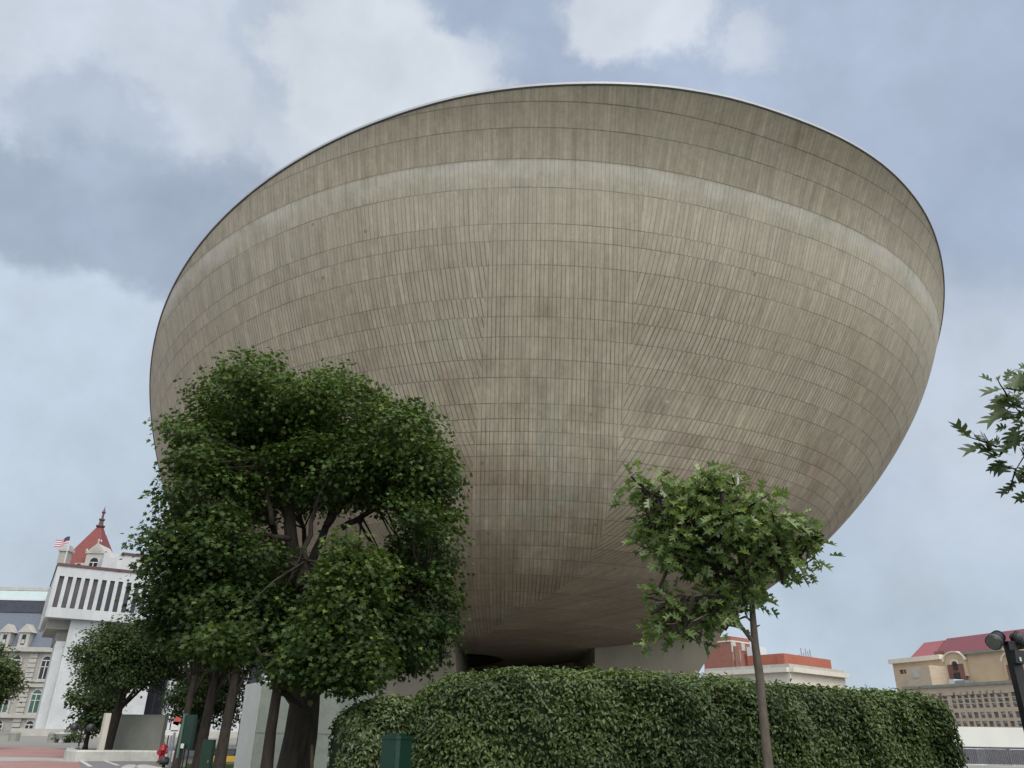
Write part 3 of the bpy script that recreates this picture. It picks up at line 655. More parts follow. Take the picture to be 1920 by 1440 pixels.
# --- hedges
def hedge(name, label, path, z0, z1f, hw, n, leaf, light=.0, lmat='hedge_leaf'):
    """path: polyline of centre points (x,y); z1f: top height along 0..1"""
    path = np.array(path, float); seg = np.linalg.norm(np.diff(path, axis=0), axis=1); cum = np.concatenate([[0], np.cumsum(seg)]); Lh = cum[-1]
    def at(s): return np.stack([np.interp(s, cum, path[:, 0]), np.interp(s, cum, path[:, 1])], -1)
    t = thing(name, label, 'hedge', (*path.mean(0), 0))
    e = 5.0
    def surf(s, a, rad):   # s in 0..1 along, a angle around section
        S_ = s*Lh; c0 = at(S_); dT = at(np.minimum(S_+.05, Lh))-at(np.maximum(S_-.05, 0)); dT /= np.linalg.norm(dT, axis=1)[:, None]; nT = np.stack([dT[:, 1], -dT[:, 0]], 1)
        z1 = z1f(s); zc = (z0+z1)/2; hh = (z1-z0)/2
        endr = .55; q = np.minimum(S_, Lh-S_)/endr; cap = np.where(q < 1, np.sqrt(np.clip(1-(1-q)**2, 0, 1)), 1.)
        ca, sa = np.cos(a), np.sin(a); ox = np.sign(ca)*np.abs(ca)**(2/e); oz = np.sign(sa)*np.abs(sa)**(2/e)
        wv = .10*np.sin(S_*1.7+a)+.08*np.sin(S_*4.1+2*a)+.06*np.sin(S_*9+a*3)+.05*np.sin(oz*6+S_*5)
        r = rad*(1+wv*.85)
        x = c0+nT*(ox*hw*r*(.55+.45*cap))[:, None]; z = zc+oz*hh*(rad*(1+wv*.2))*(.80+.20*cap)
        nrm = np.concatenate([nT*(ca)[:, None], sa[:, None]], 1); nrm[:, :2] += dT*(np.where(q < 1, (1-q)*np.where(S_ < Lh/2, -1, 1), 0)*1.2)[:, None]
        return np.concatenate([x, z[:, None]], 1), nrm
    ta = np.linspace(-.5*np.pi, 1.5*np.pi, 2001); cx_ = np.sign(np.cos(ta))*np.abs(np.cos(ta))**(2/e)*hw; cz_ = np.sign(np.sin(ta))*np.abs(np.sin(ta))**(2/e)*1.05
    al = np.concatenate([[0], np.cumsum(np.hypot(np.diff(cx_), np.diff(cz_)))])
    def arc(n_): return np.interp(rng.random(n_)*al[-1], al, ta)
    # dark closed shell added inside the leaves to block light
    ns, na = 60, 20; ss, aa = np.meshgrid(np.linspace(.004, .996, ns), np.linspace(0, 2*np.pi, na, endpoint=False), indexing='ij')
    P, _ = surf(ss.ravel(), aa.ravel(), .84); ff = [(i*na+k, i*na+(k+1) % na, (i+1)*na+(k+1) % na, (i+1)*na+k) for i in range(ns-1) for k in range(na)]+[tuple(range(na)), tuple((ns-1)*na+k for k in range(na))]
    mesh_obj('light_block_core', P, ff, 'hedge_core_dark', t)
    s = rng.random(n); a = arc(n)
    # thin out small pockets so the dark inside shows
    P, nr_ = surf(s, a, 1.0-.16*rng.random(n)**1.6)
    pock = np.sin(P[:, 0]*5.1+1.3*np.sin(P[:, 2]*4))*np.sin(P[:, 2]*6.3+1.1*np.sin(P[:, 0]*3.7))*np.sin(P[:, 1]*4+P[:, 0]*1.7); keep = rng.random(n) > np.clip((pock-.3)*1.3, 0, .7)
    P, nr_, a = P[keep], nr_[keep], a[keep]; n = len(P); P += rng.normal(size=P.shape)*.02
    spr = rng.random(n) < .03*(np.sin(a) > .5); P[spr, 2] += rng.uniform(.01, .07, spr.sum())
    patch = .16*np.sin(P[:, 0]*1.3+2*np.sin(P[:, 2]*1.6))+.12*np.sin(P[:, 0]*2.9+P[:, 2]*2.3)
    clump = .5+.5*np.sin(P[:, 0]*7+np.sin(P[:, 2]*9)*1.5)*np.sin(P[:, 2]*8+P[:, 1]*6)
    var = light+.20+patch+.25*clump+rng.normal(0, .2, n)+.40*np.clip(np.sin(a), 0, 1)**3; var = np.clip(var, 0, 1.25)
    nn = nr_*.75+np.array([0, 0, .35])+rng.normal(size=P.shape)*.42; sp = rng.normal(size=P.shape)*.8+np.array([0, 0, -.5])+nr_*.3
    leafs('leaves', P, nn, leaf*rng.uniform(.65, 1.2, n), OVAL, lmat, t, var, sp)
    mb = MB()
    for sx in np.arange(.04, .98, .035):
        c0 = at(np.array([sx*Lh]))[0]+rng.normal(size=2)*.08; mb.tube([(c0[0], c0[1], 0), (c0[0]+rng.normal()*.05, c0[1], z0*.6), (c0[0]+rng.normal()*.12, c0[1], z0+.5)], [.035, .028, .02], 6)
    mb.build('stems', 'twig', t)
    return t
MT['hedge_core_dark'] = simple('dark hedge core', (.018, .024, .010), .9, .3, 12, bump=.6)  # colour of the light-blocking shell added inside each hedge
def top_from(pts, path):
    """height profile measured from the top line"""
    path = np.array(path); seg = np.linalg.norm(np.diff(path, axis=0), axis=1); cum = np.concatenate([[0], np.cumsum(seg)])/seg.sum()
    xs, zs = [], []
    for u, v in pts:
        r = ray(u, v); best = None
        for t in np.linspace(0, 1, 400):
            x = np.interp(t, cum, path[:, 0]); y = np.interp(t, cum, path[:, 1]); e_ = abs(x-(EYE+r*(y/r[1]))[0])
            if best is None or e_ < best[0]: best = (e_, t, (EYE+r*(y/r[1]))[2])
        xs.append(best[1]); zs.append(best[2]-.07)
    o = np.argsort(xs); xs = np.array(xs)[o]; zs = np.array(zs)[o]; return lambda s: np.interp(s, xs, zs)
def xz(u, D): return (W(u, 1330, D)[0], D)
pathR = [xz(778, 10.9), xz(1000, 11.1), xz(1300, 11.7), xz(1560, 12.5), xz(1733, 13.0)]
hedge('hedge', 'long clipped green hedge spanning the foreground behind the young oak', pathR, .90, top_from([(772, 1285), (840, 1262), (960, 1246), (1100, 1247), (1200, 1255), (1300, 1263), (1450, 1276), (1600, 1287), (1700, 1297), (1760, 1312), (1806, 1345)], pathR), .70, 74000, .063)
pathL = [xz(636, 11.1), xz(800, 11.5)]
hedge('short_hedge', 'short clipped hedge with paler top, left of the long hedge', pathL, .92, top_from([(632, 1330), (660, 1316), (700, 1306), (750, 1298), (775, 1304), (800, 1310)], pathL), .6, 17500, .063, .12, 'hedge_leaf_lifted')

# --- young oak in front of the hedge
def oak():
    D = 8.0; k = lambda u, v, d=D: W(u, v, d); b0 = k(1441, 1440); b0[2] = 0; b0[0] += .02
    t = thing('young_oak_tree', 'young oak with big lobed leaves standing in front of the hedge', 'tree', b0)
    mb = MB()
    mb.tube([b0-np.array([0, 0, .05]), b0+np.array([0, 0, .5]), k(1441, 1440), k(1434, 1370), k(1428, 1310), k(1424, 1265), k(1416, 1210), k(1411, 1150), k(1408, 1090), k(1400, 1030), k(1386, 970), k(1378, 920), k(1377, 885)], [.062, .052, .046, .043, .041, .042, .038, .031, .026, .022, .016, .012, .006], 12)
    nodes = []
    for a, b, d, r, sag in (((1416, 1205), (1384, 1165), 7.9, .024, -.02), ((1384, 1165), (1378, 1125), 7.8, .017, .0), ((1408, 1164), (1398, 1156), 8, .012, 0), ((1398, 1156), (1384, 1162), 7.95, .011, .0), ((1378, 1125), (1300, 1118), 7.7, .012, .03), ((1300, 1118), (1230, 1130), 7.6, .008, .0), ((1410, 1120), (1340, 1060), 8, .016, .0), ((1340, 1060), (1310, 1010), 8, .012, 0), ((1310, 1010), (1255, 960), 7.9, .009, 0), ((1255, 960), (1225, 930), 7.8, .006, .0),
                          ((1405, 1060), (1460, 1020), 7.9, .012, .0), ((1460, 1020), (1520, 1010), 7.8, .007, 0), ((1400, 1030), (1440, 950), 8.2, .012, 0), ((1400, 1040), (1330, 940), 8.2, .012, 0), ((1330, 940), (1328, 925), 8.2, .006, 0), ((1390, 980), (1350, 900), 7.8, .01, 0), ((1340, 1060), (1260, 1050), 7.9, .01, 0), ((1378, 1125), (1300, 1165), 7.6, .009, 0), ((1300, 1165), (1250, 1170), 7.6, .006, 0)):
        p = bez(k(*a), k(*b, d), sag, 5, .05); mb.tube(p, list(np.linspace(r, r*.7, 5)), 8); nodes.extend(p[1:])
    for (u, v) in ((1425, 1172), (1424, 1230), (1419, 1140)): mb.tube([k(u-10, v+4), k(u, v)], [.012, .005], 6)
    mb.build('trunk', 'bark_light', t, True)
    Q = [(1186, 890, 10, 8, .1), (1199, 917, 16, 14, .2), (1225, 908, 20, 15, .3), (1250, 945, 42, 32, .5), (1220, 993, 26, 24, .35), (1258, 1006, 42, 30, .5), (1318, 906, 34, 20, .4), (1355, 896, 22, 16, .3), (1312, 945, 50, 32, .6), (1344, 993, 62, 44, .75), (1405, 948, 34, 30, .5), (1426, 925, 14, 10, .2), (1407, 988, 42, 36, .6),
         (1462, 1000, 36, 26, .5), (1494, 1014, 22, 18, .3), (1504, 1056, 8, 14, .1), (1456, 1042, 34, 20, .4), (1516, 1034, 6, 8, .1), (1382, 1063, 42, 24, .5), (1318, 1042, 42, 18, .45), (1252, 1046, 22, 12, .3), (1382, 1106, 32, 22, .4), (1326, 1130, 44, 22, .45), (1275, 1143, 34, 22, .4), (1226, 1118, 14, 12, .2), (1240, 1180, 12, 11, .15), (1340, 1156, 30, 15, .35), (1286, 1170, 28, 14, .3)]
    B = [ell(a, b, 7.95, c_*.80, d_*.80, e_) for a, b, c_, d_, e_ in Q]
    crown('crown', B, 215, 12, .158, OAKM, 'oak_leaf', t, .145, .1, [(1284, 1092, 34, 13), (1388, 1140, 12, 10), (1400, 1190, 30, 40)], .46, (nodes, .9), droop=.9, topvar=.55, squash=.8, odd=.06, asp=.78)
    st = MB(); st.tube([k(1385, 985), k(1383, 887)], [.010, .010], 6); st.build('stake_tip', 'metal_light', t)
oak()
# --- oak at the right edge, only a branch reaches into view
def oak2():
    D = 5.4; k = lambda u, v, d=D: W(u, v, d); b0 = W(2350, 1400, 6.2); b0[2] = 0
    t = thing('old_oak_tree', 'oak whose leafy branch hangs in from the right edge', 'tree', b0)
    mb = MB(); top = b0+np.array([-.1, 0, 3.6])
    mb.tube([b0-np.array([0, 0, .05]), b0+np.array([0, 0, .8]), b0+np.array([-.05, 0, 2]), top, top+np.array([.1, .1, 1.6])], [.26, .17, .15, .12, .04], 12)
    nodes = []
    mainb = [top-np.array([0, 0, .9]), k(2150, 900, 5.8), k(2020, 850), k(1950, 820)]
    mb.tube(mainb, [.05, .035, .02, .014], 8)
    br = [((1950, 820), (1890, 745)), ((1890, 745), (1870, 710)), ((1950, 820), (1868, 838)), ((1868, 838), (1812, 818)), ((1950, 820), (1905, 880)), ((1905, 880), (1890, 925)), ((1905, 880), (1860, 870)), ((1940, 800), (1880, 780)), ((1990, 840), (1960, 930)), ((2010, 850), (2030, 720)), ((1950, 820), (1915, 700))]
    for a, b in br:
        p = bez(k(*a), k(*b, D+rng.normal()*.1), 0, 4, .04); mb.tube(p, [.008, .006, .005, .0035], 5); nodes.extend(p)
    mb.build('trunk', 'bark', t, True)
    # hand placed leaves: base pixel, tip pixel
    Lf = [((1862, 716), (1823, 718)), ((1872, 714), (1862, 697)), ((1884, 712), (1908, 690)), ((1886, 716), (1918, 705)), ((1893, 734), (1838, 741)), ((1880, 728), (1827, 732)), ((1900, 742), (1846, 748)), ((1905, 748), (1868, 758)), ((1880, 770), (1830, 786)), ((1895, 775), (1846, 780)), ((1820, 820), (1765, 828)),
          ((1822, 818), (1812, 795)), ((1834, 822), (1832, 802)), ((1836, 828), (1790, 860)), ((1845, 832), (1799, 872)), ((1850, 836), (1822, 890)), ((1862, 842), (1826, 852)), ((1872, 850), (1848, 890)), ((1880, 862), (1866, 912)), ((1888, 872), (1868, 918)), ((1898, 882), (1890, 930)), ((1910, 885), (1914, 934)), ((1860, 838), (1850, 808)), ((1875, 834), (1848, 812)),
          ((1890, 800), (1855, 790)), ((1896, 770), (1872, 800)), ((1905, 800), (1870, 815)), ((1912, 812), (1884, 850)), ((1908, 730), (1892, 700)), ((1915, 750), (1880, 765)), ((1925, 770), (1900, 800)), ((1925, 820), (1895, 850)), ((1930, 850), (1900, 880)), ((1915, 700), (1890, 722)), ((1930, 870), (1920, 920)), ((1918, 780), (1905, 830)), ((1912, 715), (1935, 745)), ((1900, 760), (1930, 770)),
          ((1868, 868), (1842, 880)), ((1885, 745), (1858, 768)), ((1898, 830), (1872, 872)), ((1915, 850), (1885, 905)), ((1905, 900), (1880, 925)), ((1920, 735), (1890, 750)), ((1920, 790), (1888, 782)), ((1925, 900), (1900, 915))]
    C_ = []; Nn = []; Sz = []; Sp = []
    for a, b in Lf:
        d = D+rng.normal()*.12; A, B = k(*a, d), k(*b, d+rng.normal()*.05); C_.append(A); Sp.append(B-A); Sz.append(np.linalg.norm(B-A)*1.05); v = -ray(*a)/np.linalg.norm(ray(*a)); Nn.append(v*.6+np.array([rng.normal()*.45, rng.normal()*.3, .65]))
    for a, b in list(Lf):
        if a[0] < 1885: continue
        d = D+rng.normal()*.15; du, dv_ = rng.normal(0, 9, 2); A, B = k(a[0]+4+du, a[1]+dv_, d), k(b[0]+10+du+rng.normal()*8, b[1]+dv_+rng.normal()*8, d); C_.append(A); Sp.append(B-A); Sz.append(np.linalg.norm(B-A)*.95); Nn.append(np.array([rng.normal()*.6, -.5, .6]))
    for _ in range(230):       # the rest of this spray, beyond the right edge
        u, v = rng.uniform(1925, 2100), rng.uniform(680, 930); A = k(u, v, D+rng.normal()*.3); C_.append(A); Sp.append(rng.normal(size=3)+np.array([-.3, 0, -.6])); Sz.append(rng.uniform(.12, .18)); Nn.append(rng.normal(size=3)*.5+np.array([0, 0, .8]))
    n = len(C_); leafs('crown', np.array(C_), np.array(Nn), np.array(Sz)*.80, OAKB, 'oak_leaf_backlit', t, np.clip(rng.normal(.4, .25, n), 0, 1.1), np.array(Sp), aspect=.8)
    mb = MB(); nd = []; tc_ = top+np.array([1.35, .35, 1.1])
    for i in range(9):
        a = i*2.4; st_ = top+np.array([0, 0, -.5+.2*i]); en = tc_+np.array([math.cos(a)*(1.0 if math.cos(a) > 0 else .45), math.sin(a)*1.1, rng.uniform(-.5, .9)]); p = bez(st_, en, .05, 5); mb.tube(p, list(np.linspace(.035, .012, 5)), 6); nd.extend(p[1:])
    mb.build('limbs', 'bark', t, True)
    crown('outer_crown', [(tc_+np.array([math.cos(i*2.4)*(.8 if math.cos(i*2.4) > 0 else .25), math.sin(i*2.4)*.8, rng.uniform(-.4, .8)]), np.array([.6, .7, .55])) for i in range(10)], 220, 14, .15, OAKB, 'oak_leaf_backlit', t, .22, .3, (), .4, (nd, .9), droop=.7, squash=.8, asp=.8)
oak2()

# ---------------------------------------------------------------- marble blocks under the bowl, left
def pylon():
    D = 19.0; k = lambda u, v, d=D: W(u, v, d)
    tl = k(492, 1279); z1 = tl[2]; x0 = tl[0]; lx = k(464, 1275, 20.4)
    x1 = k(640, 1290)[0]
    t = thing('marble_block', 'tall greenish marble block with a pale chamfered end behind the maple trunk', 'monument', (x0, D, 0))
    prof = [(x0, D), (x1, D), (x1, D+5), (lx[0], D+5), (lx[0], 20.4)]
    MB().prism([(x, y, 0) for x, y in prof], [(x, y, z1) for x, y in prof]).build('body', 'marble_green', t)
    e = .02; d = np.array([lx[0]-x0, 1.4]); n = np.array([d[1], -d[0]]); n = n/np.linalg.norm(n)*-1
    if n[1] > 0: n = -n
    a = np.array([x0, D])+n*e; b = np.array([lx[0], 20.4])+n*e
    MB().prism([(*a, 0), (*b, 0), (*(b-n*.015), 0), (*(a-n*.015), 0)], [(*a, z1+.01), (*b, z1+.01), (*(b-n*.015), z1+.01), (*(a-n*.015), z1+.01)]).build('chamfer_face', 'marble_pale', t)
    MB().box(((x0+x1)/2, D-.004, 1.52), (x1-x0, .01, .012)).build('joint', 'wall_grey', t)
    t2 = thing('stone_pier', 'low beige stone pier seen between the marble block and the short hedge', 'pier', (k(660, 1440)[0], 21, 0))
    xa = k(638, 1400, 20.5)[0]; xb = k(700, 1400, 20.5)[0]
    MB().box(((xa+xb)/2, 21.4, .68), (xb-xa, 1.8, 1.36)).build('block', 'stone_cream', t2); MB().box(((xa+xb)/2, 21.4, 1.40), (xb-xa+.1, 1.9, .08)).build('cap', 'wall_grey', t2)
pylon()

# ---------------------------------------------------------------- street furniture
def box_cabinet(name, label, D, u0, u1, vtop, depth, rz, cap=True, mat='green_paint'):
    a, b = W(u0, 1400, D), W(u1, 1400, D); w = b[0]-a[0]; z1 = W((u0+u1)/2, vtop, D)[2]; c = np.array([(a[0]+b[0])/2, D+depth/2, 0]); t = thing(name, label, 'utility box', c)
    ch = .035; w2 = w/2; d2 = depth/2; oc = [(-w2+ch, -d2), (w2-ch, -d2), (w2, -d2+ch), (w2, d2-ch), (w2-ch, d2), (-w2+ch, d2), (-w2, d2-ch), (-w2, -d2+ch)]
    cc, ss = math.cos(rz), math.sin(rz); rot = [(c[0]+cc*x-ss*y, c[1]+ss*x+cc*y) for x, y in oc]
    MB().prism([(x, y, 0) for x, y in rot], [(x, y, z1-.05) for x, y in rot]).build('cabinet', mat, t)
    if cap:
        r2 = [(c[0]+(x-c[0])*1.06, c[1]+(y-c[1])*1.06) for x, y in rot]; MB().prism([(x, y, z1-.048) for x, y in r2], [(x, y, z1-.015) for x, y in r2]).build('lid', mat, t)
        r3 = [(c[0]+(x-c[0])*.62, c[1]+(y-c[1])*.62) for x, y in rot]; MB().prism([(x, y, z1-.013) for x, y in r3], [(x, y, z1+.012) for x, y in r3]).build('cap', mat, t)
    # door seam and lock on the front
    f = lambda s, z, o: (c[0]+cc*s-ss*(-d2-o), c[1]+ss*s+cc*(-d2-o), z)
    MB().prism([f(-w2*.68, .15, .004), f(w2*.68, .15, .004), f(w2*.68, z1-.16, .004), f(-w2*.68, z1-.16, .004)], [f(-w2*.68, .15, -.003), f(w2*.68, .15, -.003), f(w2*.68, z1-.16, -.003), f(-w2*.68, z1-.16, -.003)]).build('door', mat, t)
    MB().box(f(w2*.45, z1*.55, .02), (.02, .03, .06), rz).build('lock', 'metal_grey', t)
    return t
box_cabinet('green_cabinet', 'dark green metal cabinet standing against the hedges', 9.6, 719, 762, 1377, .30, R(-28))
box_cabinet('green_bin', 'dark green square box on the grass beside the second trunk', 24.0, 376, 397, 1383, .42, R(12), cap=False)
def green_panel():
    D = 24.5; a = W(341, 1400, D); c = np.array([a[0], D, 0]); t = thing('notice_board', 'tall dark green notice board on thin legs beside the tree row', 'notice board', c)
    rz = R(-30); z0, z1 = W(341, 1405, D)[2], W(350, 1340, D)[2]
    MB().box((c[0]+.12, D, (z0+z1)/2), (.42, .10, z1-z0), rz).build('board', 'green_paint', t)
    MB().box((c[0]-.085, D+.10, (z0+z1)/2-.1), (.07, .12, z1-z0+.25), rz).build('side_post', 'green_light', t)
    for dx in (-.04, .10, .24): MB().tube([(c[0]+dx, D-(dx-.1)*.5, 0), (c[0]+dx, D-(dx-.1)*.5, z0+.03)], .022, 6).build('leg', 'metal_black', t)
    MB().box((c[0]+.04, D-.09, z0+.09), (.12, .012, .12), rz).build('notice', 'metal_light', t)
green_panel()
def hydrant():
    p = GP(301, 1431); t = thing('fire_hydrant', 'red fire hydrant on the grass edge behind the curved kerb', 'fire hydrant', (p[0], p[1], 0)); s = 1.35; pr = [(r*s, z*s) for r, z in [(.15, 0), (.15, .05), (.10, .06), (.10, .38), (.135, .40), (.135, .44), (.115, .46), (.11, .52), (.08, .58), (.045, .61), (.03, .62), (.03, .68)]]
    MB().lathe((p[0], p[1], .0), pr, 14).build('barrel', 'red_paint', t, True)
    for sg, r in ((-1, .055), (1, .055)): MB().tube([(p[0], p[1], .36*s), (p[0]+sg*.19*s, p[1], .36*s)], r*s, 10).build('outlet', 'red_paint', t)
    MB().tube([(p[0]-.02, p[1], .33*s), (p[0]-.06, p[1]-.19*s, .33*s)], .075*s, 12).build('outlet', 'red_paint', t)
hydrant()
def lamp_post(u, vb, vt, D=None, label='', arms=True, r=.055, head='ball'):
    p = GP(u, vb) if D is None else gnd(u, D); D = p[1]
    q = project(np.array([p[0], p[1], 0])); z1 = 1.6; 
    for z in np.arange(.5, 14, .02):
        if project(np.array([p[0], D, z]))[1] < vt: z1 = z; break
    t = thing('lamp_post', label, 'lamp post', (p[0], p[1], 0), 'slim black posts on the plaza'); MB().tube([(p[0], D, 0), (p[0], D, z1)], r, 8).build('pole', 'metal_black', t); MB().lathe((p[0], D, 0), [(r*2.4, 0), (r*2.4, .06), (r*1.3, .16)], 8).build('base', 'metal_black', t)
    if arms:
        for s in (-1, 1):
            MB().tube([(p[0], D, z1-.1), (p[0]+s*.28, D, z1+.02), (p[0]+s*.45, D, z1+.05)], .035, 6).build('arm', 'metal_black', t)
            MB().lathe((p[0]+s*.5, D, z1-.16), [(.10, 0), (.22, .05), (.26, .20), (.20, .36), (.06, .42)], 12).build('lamp_head', 'lamp_grey', t, True)
    return t
lamp_post(273, 1397, 1190, None, 'tall slim black post in front of the grey wall, leafy crown above', False, .07)
lamp_post(312, 1402, 1349, None, 'short black double headed lamp post beside the red and white sign', True, .05)
lamp_post(147, 1398, 1366, 52., 'small black lamp post by the foot of the white building', True, .05)
lamp_post(444, 1394, 1340, 55., 'thin black post just left of the marble block', False, .05)
lamp_post(415, 1394, 1345, 58., 'thin dark post between the second and third trunks', False, .035)
def sign():
    D = 40.; p = gnd(318, D); t = thing('street_sign', 'red and white signs on a thin grey post', 'sign', (p[0], D, 0)); z = lambda v: W(325, v, D)[2]
    MB().tube([(p[0], D, 0), (p[0], D, z(1347))], .035, 6).build('post', 'metal_grey', t)
    MB().box((p[0]+.16, D-.05, z(1352)), (.30, .02, .34), 0, .35).build('red_plate', 'sign_red', t)
    MB().box((p[0]+.12, D-.05, z(1362)), (.34, .02, .42)).build('white_plate', 'sign_white', t)
    MB().box((p[0]+.05, D-.05, z(1374)), (.70, .02, .22)).build('name_plate', 'sign_white', t)
sign()
for u, lb in ((323, 'grey steel bollard post left of the green notice board'), (336, 'thin steel post close behind the green notice board')):
    D = 36.; p = gnd(u, D); t = thing('steel_post', lb, 'post', (p[0], D, 0)); MB().tube([(p[0], D, 0), (p[0], D, 1.35)], .05, 8).build('pole', 'metal_grey', t); MB().lathe((p[0], D, 1.35), [(.055, 0), (.055, .02), (.02, .05)], 8).build('cap', 'metal_grey', t)
D = 33.5; p = gnd(313, D); t = thing('standpipe', 'small dark round standpipe next to the hydrant', 'standpipe', (p[0], D, 0)); MB().lathe((p[0], D, 0), [(.06, 0), (.06, .25), (.17, .26), (.19, .36), (.17, .5), (.05, .54)], 12).build('valve_head', 'lamp_grey', t, True); MB().tube([(p[0]-.25, D, .38), (p[0]+.05, D, .38)], .05, 8).build('outlet', 'lamp_grey', t)

# grey wall, kerbs, benches on the left
def wall(name, label, u0, u1, D0_, D1_, z1, th, mat, part='panel', z0=0., cap=None, cat='wall'):
    a = W(u0, 1395, D0_); b = W(u1, 1395, D1_); A = np.array([a[0], D0_]); B = np.array([b[0], D1_]); d = (B-A)/np.linalg.norm(B-A); n = np.array([-d[1], d[0]])*th
    t = thing(name, label, cat, (*((A+B)/2), 0)); MB().prism([(*A, z0), (*B, z0), (*(B+n), z0), (*(A+n), z0)], [(*A, z1), (*B, z1), (*(B+n), z1), (*(A+n), z1)]).build(part, mat, t)
    if cap:
        e = d*.04; m = n/th*.04; MB().prism([(*(A-e-m), z1+.002), (*(B+e-m), z1+.002), (*(B+e+n+m), z1+.002), (*(A-e+n+m), z1+.002)], [(*(A-e-m), z1+cap), (*(B+e-m), z1+cap), (*(B+e+n+m), z1+cap), (*(A-e+n+m), z1+cap)]).build('coping', mat, t)
    return t
wall('concrete_wall', 'plain grey concrete wall under the round crowned tree', 203, 300, 47., 46., 2.15, .3, 'wall_grey', cap=.05)
wall('stone_fin', 'thin pale leaning stone slab beside the trunk of the round tree', 183, 187, 44., 43.2, 2.2, .25, 'stone_cream', 'slab', cat='slab')
def kerb(name, label, pts, h, w, mat, cat='kerb'):
    P = np.array(pts, float); t = thing(name, label, cat, (*P.mean(0), 0)); n = len(P); T_ = np.gradient(P, axis=0); T_ /= np.linalg.norm(T_, axis=1)[:, None]; Nn = np.stack([-T_[:, 1], T_[:, 0]], 1)*w/2
    V_ = []; 
    for z, k_ in ((0, 1.), (h*.85, 1.), (h, .8)):
        V_ += [(*(P[i]+Nn[i]*k_), z) for i in range(n)]+[(*(P[i]-Nn[i]*k_), z) for i in range(n)]
    f = lambda l, s, i: l*2*n+s*n+i; Fc = []
    for l in (0, 1):
        for s in (0, 1):
            for i in range(n-1): Fc.append((f(l, s, i), f(l, s, i+1), f(l+1, s, i+1), f(l+1, s, i)))
        for i in (0, n-1): Fc.append((f(l, 0, i), f(l, 1, i), f(l+1, 1, i), f(l+1, 0, i)))
    for i in range(n-1): Fc.append((f(2, 0, i), f(2, 0, i+1), f(2, 1, i+1), f(2, 1, i)))
    mesh_obj('kerb_stone', V_, Fc, mat, t)
def gl(l): return [tuple(gnd(*q)[:2]) for q in l]
kerb('curved_kerb', 'low curved white marble kerb at the bottom left corner of the lawn', gl([(430, 20.3), (385, 22), (345, 24.3), (310, 26.6), (284, 28.4), (268, 29.3), (257, 29.2), (250, 28.2), (246, 26.5), (240, 24)]), .42, .45, 'kerb_marble')
kerb('planter_kerb', 'long low pale marble planter edge in front of the grey wall', gl([(330, 43.6), (250, 43.2), (190, 42.4), (150, 42), (138, 42.4), (133, 43.4), (134, 45), (142, 49)]), .5, .45, 'kerb_marble')
kerb('yellow_kerb', 'yellow painted kerb seen between the tree trunks', gl([(390, 45.5), (420, 45.2), (462, 45.5)]), .25, .9, 'yellow')
def bench(u, D, label):
    p = gnd(u, D); t = thing('stone_bench', label, 'bench', (p[0], D, 0)); MB().box((p[0], D, .47), (2.6, .55, .10)).build('seat', 'marble_pale', t)
    for s in (-1, 1): MB().box((p[0]+s*.9, D, .21), (.3, .45, .42)).build('leg', 'marble_pale', t)
bench(428, 54., 'long pale stone bench behind the row of trunks')
for u, lb in ((22, 'small dark granite stump at the foot of the stone palace, left one'), (96, 'small dark granite stump at the foot of the stone palace, right one')):
    p = gnd(u, 88.); t = thing('granite_bollard', lb, 'bollard', (p[0], 88., 0), 'granite stumps along the plaza edge'); MB().lathe((p[0], 88., 0), [(.55, 0), (.55, .75), (.45, .9)], 8).build('stump', 'wall_grey', t)
p = gnd(112, 84.); t = thing('stone_urn', 'white stone planter dish on a foot at the plaza edge', 'planter', (p[0], 84., 0)); MB().lathe((p[0], 84., 0), [(.25, 0), (.22, .1), (.15, .4), (.18, .55), (.7, .75), (.75, .88), (.7, .92)], 16).build('bowl', 'marble_pale', t, True)
# low bush by the white building
p = gnd(127, 86.); t = thing('low_bush', 'small low round bush at the foot of the white building', 'bush', (p[0], 86., 0))
crown('leaves', [(np.array([p[0], 86., .55]), np.array([1.5, .9, .6]))], 40, 24, .2, SIMPLE, 'far_leaf', t, .3, .3)

